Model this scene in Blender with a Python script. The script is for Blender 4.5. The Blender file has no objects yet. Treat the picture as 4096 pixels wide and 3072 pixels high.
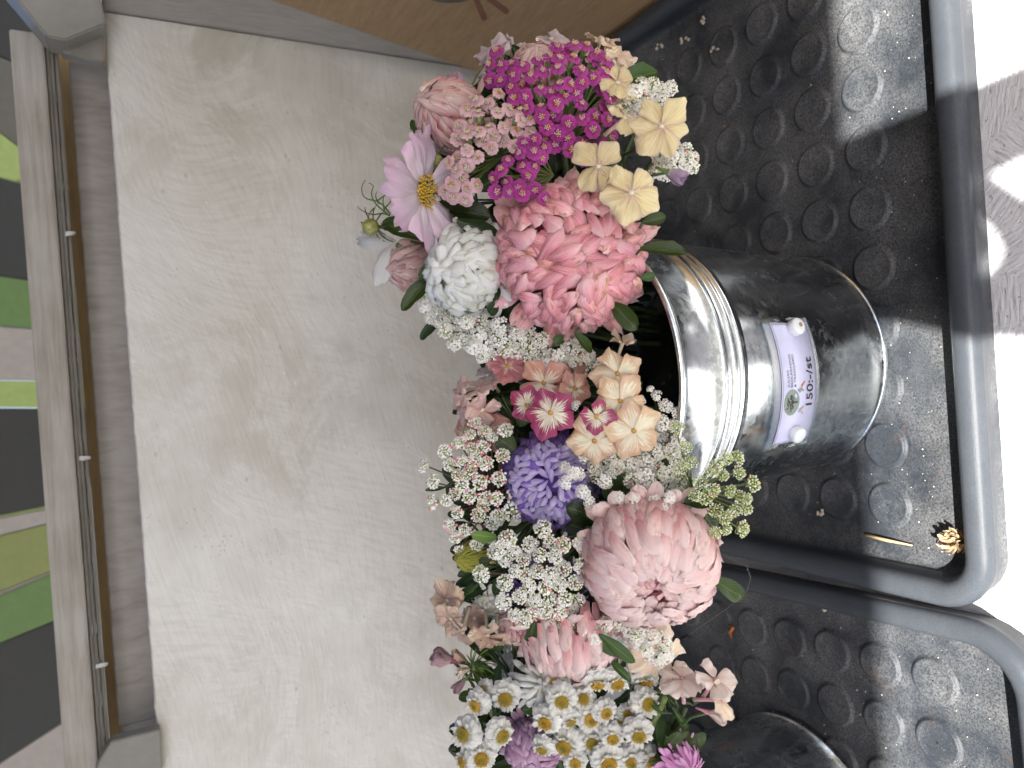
import bpy, bmesh, math, random
from mathutils import Vector, Matrix, Euler, noise
random.seed(7)
sc = bpy.context.scene
RAD = math.radians
# ------------------------------------------------------------------ camera
FPX = 2950.0
CAM_O = Vector((0, 0, .5))
def cam_axes(pitch, roll, yaw):
    p, r, w = RAD(pitch), RAD(roll), RAD(yaw)
    f = Vector((math.sin(w)*math.cos(p), math.cos(w)*math.cos(p), -math.sin(p)))
    u0 = Vector((math.cos(w), -math.sin(w), 0)); r0 = u0.cross(-f)
    return r0*math.cos(r)-u0*math.sin(r), r0*math.sin(r)+u0*math.cos(r), f
RV, UV, FV = cam_axes(28.5, 4.27, -.5)
cam = bpy.data.cameras.new('camera'); cam_ob = bpy.data.objects.new('camera', cam)
sc.collection.objects.link(cam_ob)
cam_ob.matrix_world = Matrix((( RV.x, UV.x, -FV.x, 0), (RV.y, UV.y, -FV.y, 0), (RV.z, UV.z, -FV.z, .5), (0, 0, 0, 1)))
cam.sensor_width = 36; cam.lens = 36*FPX/4096; cam.clip_start = .01; cam.clip_end = 500
cam.dof.use_dof = True; cam.dof.focus_distance = .45; cam.dof.aperture_fstop = 9
sc.camera = cam_ob
# ------------------------------------------------------------------ light
LDIR = Vector((.15, .86, -1)).normalized()
elev = math.asin(-LDIR.z)
wd = bpy.data.worlds.new('World'); sc.world = wd; wd.use_nodes = True
wn = wd.node_tree.nodes; bg = wn['Background']
sky = wn.new('ShaderNodeTexSky'); sky.sky_type = 'NISHITA'; sky.sun_disc = False
sky.sun_elevation = elev; sky.sun_rotation = RAD(190); sky.air_density = .75; sky.dust_density = 3.6; sky.ozone_density = 1.0
wd.node_tree.links.new(sky.outputs[0], bg.inputs[0]); bg.inputs[1].default_value = .092
sl = bpy.data.lights.new('sun', 'SUN'); sl.energy = 5.0; sl.angle = RAD(.45); sl.color = (1, .965, .915)
so = bpy.data.objects.new('sun', sl); sc.collection.objects.link(so)
so.rotation_euler = LDIR.to_track_quat('-Z', 'Y').to_euler(); so.location = (-.5, -2, 3)
sc.view_settings.view_transform = 'Standard'; sc.view_settings.look = 'None'
sc.view_settings.gamma = 1; sc.view_settings.use_curve_mapping = False
sc.view_settings.exposure = 2.02
sc.render.engine = 'CYCLES'
sc.cycles.max_bounces = 8; sc.cycles.diffuse_bounces = 4; sc.cycles.glossy_bounces = 4
sc.cycles.transmission_bounces = 4; sc.cycles.transparent_max_bounces = 8
sc.cycles.caustics_reflective = False; sc.cycles.caustics_refractive = False
sc.cycles.sample_clamp_indirect = 6
# ------------------------------------------------------------------ helpers
def ray(px, py): return FV + RV*((px-2048)/FPX) - UV*((py-1536)/FPX)
def spot(px, py, d): return CAM_O + ray(px, py)*d
def on_z(px, py, z): r = ray(px, py); return CAM_O + r*((z-.5)/r.z)
def on_y(px, py, y): r = ray(px, py); return CAM_O + r*(y/r.y)
def on_x(px, py, x): r = ray(px, py); return CAM_O + r*(x/r.x)
def nrm(a, b, c): return (RV*a - UV*b - FV*c).normalized()
def frame(loc, n, spin=0.0, up=None):
    n = n.normalized(); a = up if up is not None else Vector((.3, .2, .93))
    x = a.cross(n)
    if x.length < 1e-3: x = Vector((1, 0, 0)).cross(n)
    x.normalize(); y = n.cross(x)
    M = Matrix(((x.x, y.x, n.x, loc.x), (x.y, y.y, n.y, loc.y), (x.z, y.z, n.z, loc.z), (0, 0, 0, 1)))
    return M @ Matrix.Rotation(spin, 4, 'Z')
def link(o): sc.collection.objects.link(o); return o
def thing(name, label, cat, M=None, group=None):
    o = link(bpy.data.objects.new(name, None)); o.empty_display_size = .01
    if M is not None: o.matrix_world = M
    o['label'] = label; o['category'] = cat
    if group: o['group'] = group
    return o
def tag(o, label, cat, group=None):
    o['label'] = label; o['category'] = cat
    if group: o['group'] = group
    return o
def put(name, me, parent=None, M=None, kind=None, label=None):
    o = link(bpy.data.objects.new(name, me))
    if parent is not None: o.parent = parent
    if M is not None: o.matrix_basis = M
    if kind: o['kind'] = kind
    if label: o['label'] = label
    return o
def mesh(name, vs, fs, mats, uv=None, smooth=True, mi=None):
    me = bpy.data.meshes.new(name); me.from_pydata([tuple(v) for v in vs], [], fs)
    for m in (mats if isinstance(mats, (list, tuple)) else [mats]): me.materials.append(m)
    if uv is not None:
        l = me.uv_layers.new(name='UVMap')
        for i, lp in enumerate(me.loops): l.data[i].uv = uv[lp.vertex_index]
    if smooth: me.polygons.foreach_set('use_smooth', [True]*len(me.polygons))
    if mi is not None: me.polygons.foreach_set('material_index', mi)
    me.update(); return me
class MB:
    def __init__(s): s.v = []; s.f = []; s.uv = []; s.mi = []
    def add(s, vs, fs, uv=None, m=0):
        o = len(s.v); s.v += [Vector(v) for v in vs]; s.f += [tuple(i+o for i in f) for f in fs]
        s.uv += uv if uv else [(0, 0)]*len(vs); s.mi += [m]*len(fs)
    def build(s, name, mats, smooth=True): return mesh(name, s.v, s.f, mats, s.uv, smooth, s.mi)
    def box(s, a, b, m=0, M=None, jit=0):
        vs = [Vector((x, y, z)) for x in (a[0], b[0]) for y in (a[1], b[1]) for z in (a[2], b[2])]
        if M is not None: vs = [M @ v for v in vs]
        s.add(vs, [(0, 1, 3, 2), (4, 6, 7, 5), (0, 4, 5, 1), (2, 3, 7, 6), (0, 2, 6, 4), (1, 5, 7, 3)], m=m)
    def tube(s, pts, radii, n=6, m=0, cap=True):
        pts = [Vector(p) for p in pts]
        if not isinstance(radii, (list, tuple)): radii = [radii]*len(pts)
        vs = []; fs = []; ref = None
        for i, p in enumerate(pts):
            t = (pts[min(i+1, len(pts)-1)]-pts[max(i-1, 0)])
            if t.length < 1e-9: t = Vector((0, 0, 1))
            t.normalize()
            if ref is None: ref = t.orthogonal().normalized()
            ref = (ref - t*ref.dot(t));  ref = ref.normalized() if ref.length > 1e-6 else t.orthogonal().normalized()
            b = t.cross(ref)
            for k in range(n):
                a = 2*math.pi*k/n; vs.append(p+(ref*math.cos(a)+b*math.sin(a))*radii[i])
        for i in range(len(pts)-1):
            for k in range(n):
                a = i*n+k; b2 = i*n+(k+1) % n; fs.append((a, b2, b2+n, a+n))
        if cap: fs.append(tuple(range(n))[::-1]); fs.append(tuple(range((len(pts)-1)*n, len(pts)*n)))
        s.add(vs, fs, [(0, j//n/(len(pts)-1 or 1)) for j in range(len(vs))], m)
    def ball(s, c, r, M=None, n=6, k=4, m=0, sq=1):
        c = Vector(c); vs = [c+Vector((0, 0, -r*sq))]
        for i in range(1, k):
            a = -math.pi/2+math.pi*i/k
            for j in range(n):
                b = 2*math.pi*j/n; vs.append(c+Vector((r*math.cos(a)*math.cos(b), r*math.cos(a)*math.sin(b), r*math.sin(a)*sq)))
        vs.append(c+Vector((0, 0, r*sq))); fs = []
        for j in range(n): fs.append((0, 1+(j+1) % n, 1+j))
        for i in range(k-2):
            for j in range(n):
                a = 1+i*n+j; b = 1+i*n+(j+1) % n; fs.append((a, b, b+n, a+n))
        L = len(vs)-1
        for j in range(n): fs.append((L, L-n+j, L-n+(j+1) % n))
        if M is not None: vs = [M @ v for v in vs]
        s.add(vs, fs, [(0, (v-c).z/(2*r*sq)+.5) if M is None else (0, .5) for v in vs], m)
def lathe(name, prof, mat, n=96, center=(0, 0), close_bottom=False):
    vs = []; fs = []
    for (r, z) in prof:
        for k in range(n):
            a = 2*math.pi*k/n; vs.append((center[0]+r*math.cos(a), center[1]+r*math.sin(a), z))
    for i in range(len(prof)-1):
        for k in range(n):
            a = i*n+k; b = i*n+(k+1) % n; fs.append((a, b, b+n, a+n))
    return mesh(name, vs, fs, mat)
# ------------------------------------------------------------------ materials
def srgb(h):
    if isinstance(h, str):
        c = [int(h[i:i+2], 16)/255 for i in (0, 2, 4)]
        return tuple((x/12.92 if x <= .04045 else ((x+.055)/1.055)**2.4) for x in c)+(1,)
    return tuple(h)+(1,) if len(h) == 3 else tuple(h)
class NT:
    def __init__(s, name):
        s.m = bpy.data.materials.new(name); s.m.use_nodes = True; s.t = s.m.node_tree; s.n = s.t.nodes
        s.b = s.n['Principled BSDF']; s.out = s.n['Material Output']
    def L(s, a, b): s.t.links.new(a, b)
    def new(s, ty, **k):
        o = s.n.new(ty)
        for a, v in k.items(): setattr(o, a, v)
        return o
    def coord(s, kind='Object', scale=(1, 1, 1), rot=(0, 0, 0)):
        c = s.new('ShaderNodeTexCoord'); mp = s.new('ShaderNodeMapping'); mp.inputs['Scale'].default_value = scale
        mp.inputs['Rotation'].default_value = rot
        s.L(c.outputs[kind], mp.inputs[0]); return mp.outputs[0]
    def noise(s, vec, scale, detail=4, rough=.55, dist=0):
        o = s.new('ShaderNodeTexNoise'); o.inputs['Scale'].default_value = scale; o.inputs['Detail'].default_value = detail
        o.inputs['Roughness'].default_value = rough; o.inputs['Distortion'].default_value = dist
        if vec is not None: s.L(vec, o.inputs['Vector'])
        return o.outputs[0]
    def vor(s, vec, scale, feat='F1', out='Distance', rnd=1):
        o = s.new('ShaderNodeTexVoronoi', feature=feat); o.inputs['Scale'].default_value = scale
        o.inputs['Randomness'].default_value = rnd
        if vec is not None: s.L(vec, o.inputs['Vector'])
        return o.outputs[out]
    def ramp(s, fac, stops, interp='LINEAR'):
        r = s.new('ShaderNodeValToRGB'); r.color_ramp.interpolation = interp
        e = r.color_ramp.elements
        while len(e) > 1: e.remove(e[-1])
        e[0].position = stops[0][0]; e[0].color = srgb(stops[0][1])
        for p, c in stops[1:]: q = e.new(p); q.color = srgb(c)
        s.L(fac, r.inputs[0]); return r.outputs[0]
    def mix(s, fac, a, b, mode='MIX'):
        o = s.new('ShaderNodeMix', data_type='RGBA', blend_type=mode)
        for sock, v in ((o.inputs[0], fac), (o.inputs[6], a), (o.inputs[7], b)):
            if isinstance(v, (int, float)): sock.default_value = v
            elif isinstance(v, (tuple, str, list)): sock.default_value = srgb(v)
            else: s.L(v, sock)
        return o.outputs[2]
    def math(s, op, a, b=0.0, clamp=False):
        o = s.new('ShaderNodeMath', operation=op, use_clamp=clamp)
        for sock, v in ((o.inputs[0], a), (o.inputs[1], b)):
            if isinstance(v, (int, float)): sock.default_value = v
            else: s.L(v, sock)
        return o.outputs[0]
    def bump(s, h, strength=.3, dist=.001, prev=None):
        o = s.new('ShaderNodeBump'); o.inputs['Strength'].default_value = strength; o.inputs['Distance'].default_value = dist
        s.L(h, o.inputs['Height'])
        if prev is not None: s.L(prev, o.inputs['Normal'])
        return o.outputs[0]
    def set(s, **k):
        names = dict(color='Base Color', rough='Roughness', metal='Metallic', normal='Normal', spec='Specular IOR Level', alpha='Alpha', coat='Coat Weight', trans='Transmission Weight', ior='IOR', sheen='Sheen Weight')
        for a, v in k.items():
            i = s.b.inputs[names[a]]
            if isinstance(v, (int, float)): i.default_value = v
            elif isinstance(v, (tuple, str)): i.default_value = srgb(v)
            else: s.L(v, i)
        return s.m
def plain(name, c, rough=.5, **k):
    n = NT(name); v = n.noise(n.coord('Object'), 90, 3)
    col = n.mix(.18, c, n.ramp(v, [(.3, (.25, .25, .25)), (.7, (1, 1, 1))]), 'MULTIPLY')
    return n.set(color=col, rough=rough, **k)

def m_wall():
    n = NT('white_painted_plywood'); co = n.coord('Object')
    # brush strokes: long streaks whose direction wanders slowly over the board
    wn_ = n.new('ShaderNodeTexNoise'); wn_.inputs['Scale'].default_value = 1.5; wn_.inputs['Detail'].default_value = 2; n.L(co, wn_.inputs['Vector'])
    def strokes(ang, amp, sc_, seed):
        vr = n.new('ShaderNodeVectorRotate', rotation_type='Y_AXIS'); n.L(co, vr.inputs['Vector'])
        n.L(n.math('ADD', n.math('MULTIPLY', n.math('SUBTRACT', wn_.outputs[0], .5), amp), ang), vr.inputs['Angle'])
        mp = n.new('ShaderNodeMapping'); mp.inputs['Scale'].default_value = sc_; mp.inputs['Location'].default_value = (seed, seed, 0); n.L(vr.outputs[0], mp.inputs[0])
        return n.noise(mp.outputs[0], 3, 6, .62)
    s1 = strokes(.25, 1.3, (8, 8, 110), 3); s2 = strokes(1.1, 1.6, (9, 9, 80), 11)
    a = n.noise(co, 4.2, 5, .6); patch = n.ramp(n.noise(co, 6.5, 6, .7, .8), [(.46, (0, 0, 0)), (.54, (1, 1, 1))])
    col = n.ramp(a, [(.32, (.50, .475, .39)), (.47, (.625, .60, .53)), (.62, (.755, .735, .675))])
    col = n.mix(n.math('MULTIPLY', patch, .5), col, (.79, .77, .715))
    col = n.mix(.30, col, n.ramp(s1, [(.34, (.70, .68, .62)), (.56, (1, 1, 1))]), 'MULTIPLY')
    col = n.mix(n.math('MULTIPLY', patch, .35), col, n.ramp(s2, [(.34, (.66, .64, .6)), (.56, (1, 1, 1))]), 'MULTIPLY')
    def specks(scale, r0, r1, ms, m0, m1):
        return n.math('MULTIPLY', n.ramp(n.vor(n.coord('Object', (1, 1, 1.5)), scale), [(r0, (1, 1, 1)), (r1, (0, 0, 0))]), n.ramp(n.noise(co, ms, 4, .7), [(m0, (0, 0, 0)), (m1, (1, 1, 1))]))
    p1 = specks(150, .10, .26, 10, .54, .62); p2 = specks(42, .05, .15, 17, .53, .60); p3 = specks(80, .08, .2, 26, .56, .62)
    col = n.mix(n.math('MULTIPLY', p1, .42), col, (.34, .29, .22)); col = n.mix(n.math('MULTIPLY', p2, .5), col, (.32, .27, .21)); col = n.mix(n.math('MULTIPLY', p3, .4), col, (.92, .92, .9))
    h = n.math('ADD', n.math('MULTIPLY', s1, .8), n.math('MULTIPLY', n.math('MULTIPLY', s2, patch), .7)); h = n.math('SUBTRACT', h, n.math('ADD', p1, p2))
    h = n.math('ADD', h, n.math('MULTIPLY', p3, .9)); h = n.math('ADD', h, n.math('MULTIPLY', patch, .5)); h = n.math('ADD', h, n.math('MULTIPLY', n.noise(co, 130, 4, .6), .35))
    return n.set(color=col, rough=.38, normal=n.bump(h, .38, .0011))
def m_osb():
    n = NT('white_painted_strand_board'); co = n.coord('Object')
    vor = n.new('ShaderNodeTexVoronoi'); vor.inputs['Scale'].default_value = 34
    wv = n.new('ShaderNodeVectorMath', operation='MULTIPLY_ADD'); nz = n.new('ShaderNodeTexNoise'); nz.inputs['Scale'].default_value = 40; n.L(co, nz.inputs['Vector']); n.L(nz.outputs['Color'], wv.inputs[0]); wv.inputs[1].default_value = (.018, .018, 0); n.L(co, wv.inputs[2]); n.L(wv.outputs[0], vor.inputs['Vector'])
    chip = vor.outputs['Color']; sep = n.new('ShaderNodeSeparateColor'); n.L(chip, sep.inputs[0])
    # each strand gets its own grain direction: rotate the coordinates by the cell colour
    vr = n.new('ShaderNodeVectorRotate', rotation_type='Z_AXIS'); n.L(co, vr.inputs['Vector'])
    n.L(n.math('MULTIPLY', sep.outputs[0], 3.14), vr.inputs['Angle'])
    mp = n.new('ShaderNodeMapping'); mp.inputs['Scale'].default_value = (26, 190, 1); n.L(vr.outputs[0], mp.inputs[0])
    grain = n.noise(mp.outputs[0], 2.2, 4, .6)
    step = n.math('MULTIPLY', sep.outputs[1], .9)
    pits = n.ramp(n.noise(co, 240, 3, .7), [(.30, (1, 1, 1)), (.38, (0, 0, 0))])
    h = n.math('ADD', n.math('MULTIPLY', grain, .9), step); h = n.math('SUBTRACT', h, n.math('MULTIPLY', pits, .8))
    h = n.math('ADD', h, n.math('MULTIPLY', n.noise(co, 120, 3), .5))
    spk = n.math('MULTIPLY', n.ramp(n.vor(co, 190), [(.12, (1, 1, 1)), (.2, (0, 0, 0))]), n.ramp(n.noise(co, 16, 3), [(.52, (0, 0, 0)), (.62, (1, 1, 1))]))
    col = n.mix(n.math('MULTIPLY', spk, .55), (.57, .575, .59), (.2, .17, .15))
    col = n.mix(n.math('MULTIPLY', pits, .35), col, (.35, .34, .33)); col = n.mix(n.math('MULTIPLY', n.ramp(grain, [(.36, (1, 1, 1)), (.44, (0, 0, 0))]), .30), col, (.20, .195, .19))
    return n.set(color=col, rough=.45, normal=n.bump(h, .6, .0018))
def m_tray(name='dusty_black_plastic', dust=1.0):
    n = NT(name); co = n.new('ShaderNodeNewGeometry').outputs['Position']
    d1 = n.noise(co, 13, 5, .65); d2 = n.noise(co, 700, 3, .75); d3 = n.noise(co, 45, 5, .7)
    sepo = n.new('ShaderNodeSeparateXYZ'); n.L(co, sepo.inputs[0])
    low = n.ramp(sepo.outputs[2], [(.009, (1, 1, 1)), (.018, (.0, .0, .0))])
    f = n.math('MULTIPLY', n.ramp(d1, [(.38, (.12, .12, .12)), (.68, (1, 1, 1))]), n.ramp(d2, [(.35, (.1, .1, .1)), (.62, (1, 1, 1))]))
    f = n.math('MULTIPLY', f, n.math('ADD', n.math('MULTIPLY', low, .85*dust), .16))
    spec = n.ramp(n.vor(co, 330), [(.05, (1, 1, 1)), (.13, (0, 0, 0))])
    spm = n.math('MULTIPLY', n.math('MULTIPLY', spec, n.ramp(d3, [(.52, (0, 0, 0)), (.66, (1, 1, 1))])), n.math('ADD', low, .12))
    base = n.mix(d3, (.012, .016, .022), (.022, .027, .035))
    dustc = n.mix(n.noise(co, 30, 3), (.33, .315, .285), (.235, .25, .27))
    col = n.mix(n.math('MULTIPLY', f, .50), base, dustc)
    hi = n.ramp(sepo.outputs[2], [(.018, (0, 0, 0)), (.024, (1, 1, 1))]); base = n.mix(n.math('MULTIPLY', hi, .85), base, n.mix(d3, (.038, .044, .052), (.056, .064, .074)))
    col = n.mix(n.math('MULTIPLY', f, .56), base, dustc)
    rust = n.math('MULTIPLY', n.math('MULTIPLY', n.ramp(n.noise(co, 19, 4, .7, 1.2), [(.63, (0, 0, 0)), (.72, (1, 1, 1))]), d2), low)
    col = n.mix(n.math('MULTIPLY', rust, .5), col, (.17, .085, .03))
    col = n.mix(n.math('MULTIPLY', spm, .8), col, (.42, .36, .28))
    gr = n.noise(co, 1500, 2, .6)
    h = n.math('ADD', gr, n.math('MULTIPLY', spm, 1.4))
    rg = n.ramp(f, [(0, (.36, .36, .36)), (.7, (.66, .66, .66))])
    return n.set(color=col, rough=rg, spec=.14, normal=n.bump(h, .35, .0004))
def m_zinc():
    n = NT('galvanised_steel'); co = n.coord('Object')
    v = n.new('ShaderNodeTexVoronoi'); v.inputs['Scale'].default_value = 250
    vec = n.new('ShaderNodeMixRGB') if False else None
    ds = n.noise(co, 60, 4, .6)
    va = n.new('ShaderNodeVectorMath', operation='MULTIPLY_ADD'); n.L(ds, va.inputs[0]); va.inputs[1].default_value = (.02, .02, .02); n.L(co, va.inputs[2])
    n.L(va.outputs[0], v.inputs['Vector'])
    s = n.new('ShaderNodeSeparateColor'); n.L(v.outputs['Color'], s.inputs[0])
    big = n.noise(co, 22, 4, .65)
    amt = n.ramp(big, [(.35, (.15, .15, .15)), (.62, (1, 1, 1))])
    col = n.mix(n.math('MULTIPLY', amt, .6), (.70, .735, .75), n.ramp(s.outputs[0], [(0, (.26, .30, .32)), (.4, (.60, .64, .66)), (1, (.93, .95, .95))]))
    rg = n.math('ADD', n.math('MULTIPLY', n.math('MULTIPLY', s.outputs[1], amt), .16), .15)
    sm = n.noise(n.coord('Object', (3, 3, 40)), 9, 3)
    drip = n.math('MULTIPLY', n.ramp(n.noise(co, 38, 5, .75), [(.6, (0, 0, 0)), (.72, (1, 1, 1))]), .5)
    rg = n.math('ADD', rg, n.math('MULTIPLY', drip, .3))
    h = n.math('ADD', n.math('MULTIPLY', s.outputs[2], .6), n.math('MULTIPLY', n.noise(co, 14, 3), 2.2))
    return n.set(color=col, rough=rg, metal=1.0, normal=n.bump(h, .09, .0007))
def m_wood(name, c1, c2, scale=(6, 60, 60), rough=.6, paint=None, pa=.5, bstr=.3):
    n = NT(name); co = n.coord('Object', scale)
    g = n.noise(co, 2.4, 6, .6, .6); g2 = n.noise(n.coord('Object', tuple(s*3 for s in scale)), 3, 4, .6)
    col = n.ramp(g, [(.3, c1), (.7, c2)])
    col = n.mix(.35, col, n.ramp(g2, [(.3, (.55, .5, .45)), (.65, (1, 1, 1))]), 'MULTIPLY')
    if paint: col = n.mix(n.ramp(n.math('ADD', n.math('MULTIPLY', g, .6), n.math('MULTIPLY', n.noise(n.coord(), 12, 4), .5)), [(.40, (pa-.3,)*3), (.66, (1, 1, 1))]), col, paint)
    return n.set(color=col, rough=rough, normal=n.bump(n.math('ADD', g, g2), bstr, .001))
def m_kraft():
    n = NT('kraft_board'); co = n.coord('Object')
    a = n.noise(n.coord('Object', (8, 8, 50)), 4, 5, .6); b = n.noise(co, 400, 3)
    col = n.ramp(a, [(.3, (.30, .19, .095)), (.7, (.40, .265, .14))])
    col = n.mix(.3, col, n.ramp(b, [(.3, (.6, .6, .6)), (.7, (1, 1, 1))]), 'MULTIPLY')
    return n.set(color=col, rough=.75, normal=n.bump(b, .15, .0004))
def petal_mat(name, base, mid, tip, vein=None, va=.35, brown=.0, trans=.28, pos=(.0, .45, 1.), hv=.03, rough=.46, streak=None, stpos=.45, edge=None):
    """colours run along the petal (UV v); fine lines run lengthwise; every petal object varies a little"""
    n = NT(name); uv = n.new('ShaderNodeUVMap'); sp = n.new('ShaderNodeSeparateXYZ'); n.L(uv.outputs[0], sp.inputs[0])
    oi = n.new('ShaderNodeObjectInfo')
    mp = n.new('ShaderNodeMapping'); mp.inputs['Scale'].default_value = (26, 1.6, 1); n.L(uv.outputs[0], mp.inputs[0])
    add = n.new('ShaderNodeVectorMath', operation='ADD'); n.L(mp.outputs[0], add.inputs[0])
    cmb = n.new('ShaderNodeCombineXYZ'); n.L(n.math('MULTIPLY', oi.outputs['Random'], 37), cmb.inputs[2]); n.L(cmb.outputs[0], add.inputs[1])
    line = n.noise(add.outputs[0], 1, 3, .6)
    mp2 = n.new('ShaderNodeMapping'); mp2.inputs['Scale'].default_value = (4, 4, 1); n.L(uv.outputs[0], mp2.inputs[0])
    add2 = n.new('ShaderNodeVectorMath', operation='ADD'); n.L(mp2.outputs[0], add2.inputs[0]); n.L(cmb.outputs[0], add2.inputs[1])
    blot = n.noise(add2.outputs[0], 1, 3, .6)
    vv = n.math('ADD', sp.outputs[1], n.math('MULTIPLY', n.math('SUBTRACT', blot, .5), .3))
    col = n.ramp(vv, [(pos[0], base), (pos[1], mid), (pos[2], tip)])
    if streak is not None:
        dx = n.math('ABSOLUTE', n.math('SUBTRACT', sp.outputs[0], .5))
        f = n.math('ADD', n.math('MULTIPLY', n.math('SUBTRACT', line, .5), 1.5), n.math('SUBTRACT', n.math('SUBTRACT', stpos, sp.outputs[1]), n.math('MULTIPLY', dx, .7)))
        col = n.mix(n.ramp(f, [(.0, (0, 0, 0)), (.12, (1, 1, 1))]), col, streak)
    if vein is not None:
        col = n.mix(n.math('MULTIPLY', n.ramp(line, [(.42, (1, 1, 1)), (.58, (0, 0, 0))]), va), col, vein)
    if edge is not None:
        dx = n.math('ABSOLUTE', n.math('SUBTRACT', sp.outputs[0], .5))
        col = n.mix(n.math('MULTIPLY', n.ramp(dx, [(.36, (0, 0, 0)), (.5, (1, 1, 1))]), .55), col, edge)
    if brown:
        bf = n.math('MULTIPLY', n.ramp(n.math('ADD', blot, n.math('MULTIPLY', oi.outputs['Random'], .22)), [(.70, (0, 0, 0)), (.82, (1, 1, 1))]), brown)
        col = n.mix(bf, col, (.46, .22, .09))
    hs = n.new('ShaderNodeHueSaturation')
    n.L(n.math('ADD', .5-hv/4, n.math('MULTIPLY', oi.outputs['Random'], hv/2)), hs.inputs['Hue'])
    n.L(n.math('ADD', 1-.09, n.math('MULTIPLY', oi.outputs['Random'], .13)), hs.inputs['Value']); n.L(col, hs.inputs['Color'])
    n.L(hs.outputs[0], n.b.inputs['Base Color']); n.b.inputs['Roughness'].default_value = rough
    n.b.inputs['Specular IOR Level'].default_value = .5; n.b.inputs['Sheen Weight'].default_value = .15
    bmp = n.bump(line, .7, .0007); n.L(bmp, n.b.inputs['Normal'])
    tr = n.new('ShaderNodeBsdfTranslucent'); n.L(hs.outputs[0], tr.inputs[0])
    mx = n.new('ShaderNodeMixShader'); mx.inputs[0].default_value = trans
    n.L(n.b.outputs[0], mx.inputs[1]); n.L(tr.outputs[0], mx.inputs[2]); n.L(mx.outputs[0], n.out.inputs[0])
    return n.m
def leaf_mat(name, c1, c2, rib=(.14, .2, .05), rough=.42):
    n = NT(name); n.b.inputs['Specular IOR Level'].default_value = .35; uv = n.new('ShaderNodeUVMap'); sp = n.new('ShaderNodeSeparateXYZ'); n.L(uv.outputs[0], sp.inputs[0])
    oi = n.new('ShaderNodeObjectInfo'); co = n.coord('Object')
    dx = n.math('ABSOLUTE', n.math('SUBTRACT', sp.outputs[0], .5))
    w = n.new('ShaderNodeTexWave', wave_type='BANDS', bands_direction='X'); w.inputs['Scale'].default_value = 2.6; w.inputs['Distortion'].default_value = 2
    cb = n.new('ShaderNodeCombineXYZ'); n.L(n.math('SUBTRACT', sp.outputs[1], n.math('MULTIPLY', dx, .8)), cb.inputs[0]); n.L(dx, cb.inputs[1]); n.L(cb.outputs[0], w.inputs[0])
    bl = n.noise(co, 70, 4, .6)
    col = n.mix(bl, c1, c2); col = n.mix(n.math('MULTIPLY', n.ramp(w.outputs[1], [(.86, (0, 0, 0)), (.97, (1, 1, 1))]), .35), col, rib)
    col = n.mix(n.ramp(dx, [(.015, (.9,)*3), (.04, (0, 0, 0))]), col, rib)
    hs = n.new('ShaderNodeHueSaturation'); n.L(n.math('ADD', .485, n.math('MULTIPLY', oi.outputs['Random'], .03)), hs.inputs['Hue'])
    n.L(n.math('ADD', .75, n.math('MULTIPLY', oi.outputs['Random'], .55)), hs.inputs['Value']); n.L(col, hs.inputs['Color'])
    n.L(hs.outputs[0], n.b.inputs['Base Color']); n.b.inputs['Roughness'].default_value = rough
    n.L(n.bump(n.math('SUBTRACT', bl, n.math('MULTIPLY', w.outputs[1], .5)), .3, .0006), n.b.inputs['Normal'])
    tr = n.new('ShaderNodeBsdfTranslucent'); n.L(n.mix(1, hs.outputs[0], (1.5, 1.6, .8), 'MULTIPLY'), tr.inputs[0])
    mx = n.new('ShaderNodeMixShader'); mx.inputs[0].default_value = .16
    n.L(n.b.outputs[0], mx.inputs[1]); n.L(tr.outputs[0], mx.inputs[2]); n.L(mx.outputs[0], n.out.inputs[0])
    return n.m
# ------------------------------------------------------------------ materials in use
WALL = m_wall(); OSB = m_osb(); TRAY = m_tray(); ZINC = m_zinc(); KRAFT = m_kraft()
RAIL = m_wood('worn_painted_rail', (.22, .175, .125), (.33, .28, .22), (4, 70, 70), .6, (.41, .385, .335), .5)
PLY = m_wood('plywood_edge', (.13, .115, .09), (.22, .2, .165), (8, 90, 90), .75)
PINE = m_wood('bare_pine', (.42, .27, .11), (.58, .40, .18), (5, 70, 70), .6)
PLANK = m_wood('greyed_planed_plank', (.20, .165, .135), (.28, .24, .205), (40, 9, 9), .65, (.35, .32, .285), .6)
GREYP = plain('grey_paint', (.25, .235, .20), .5)
SIDEW = m_wood('shaded_white_side_paint', (.37, .34, .30), (.45, .415, .37), (20, 20, 6), .55)  # shade on the white side board, put into a darker grey colour
ROOF = plain('white_roof_paint', (.24, .22, .20), .6)
# ------------------------------------------------------------------ ground, table
def slab(name, a, b, mat, **k):
    m = MB(); m.box(a, b); return put(name, m.build(name, mat, False), **k)
n_ = NT('pale_gravel'); c_ = n_.coord('Object')
GRAVEL = n_.set(color=n_.ramp(n_.noise(c_, 6, 6, .7), [(.3, (.07, .068, .062)), (.7, (.12, .115, .105))]), rough=.9)
m = MB(); m.add([(-300, -300, -.86), (300, -300, -.86), (300, 300, -.86), (-300, 300, -.86)], [(0, 1, 2, 3)])
put('ground', m.build('ground', GRAVEL, False), kind='structure')
YW = .80
def bevel_box(a, b, mat, name, w=.002):
    bm = bmesh.new(); bmesh.ops.create_cube(bm, size=1)
    for v in bm.verts: v.co = Vector([a[i]+(v.co[i]+.5)*(b[i]-a[i]) for i in range(3)])
    bmesh.ops.bevel(bm, geom=bm.edges[:], offset=w, segments=2, affect='EDGES')
    me = bpy.data.meshes.new(name); bm.to_mesh(me); bm.free(); me.materials.append(mat); return me
t = thing('market_table', 'white painted strand board table under the black trays, brightly sunlit in front', 'table', Matrix.Translation((0, .45, 0)))
put('tabletop', bevel_box((-1.1, -.38, -.018), (.9, .349, 0), OSB, 'tabletop'), t)
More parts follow.
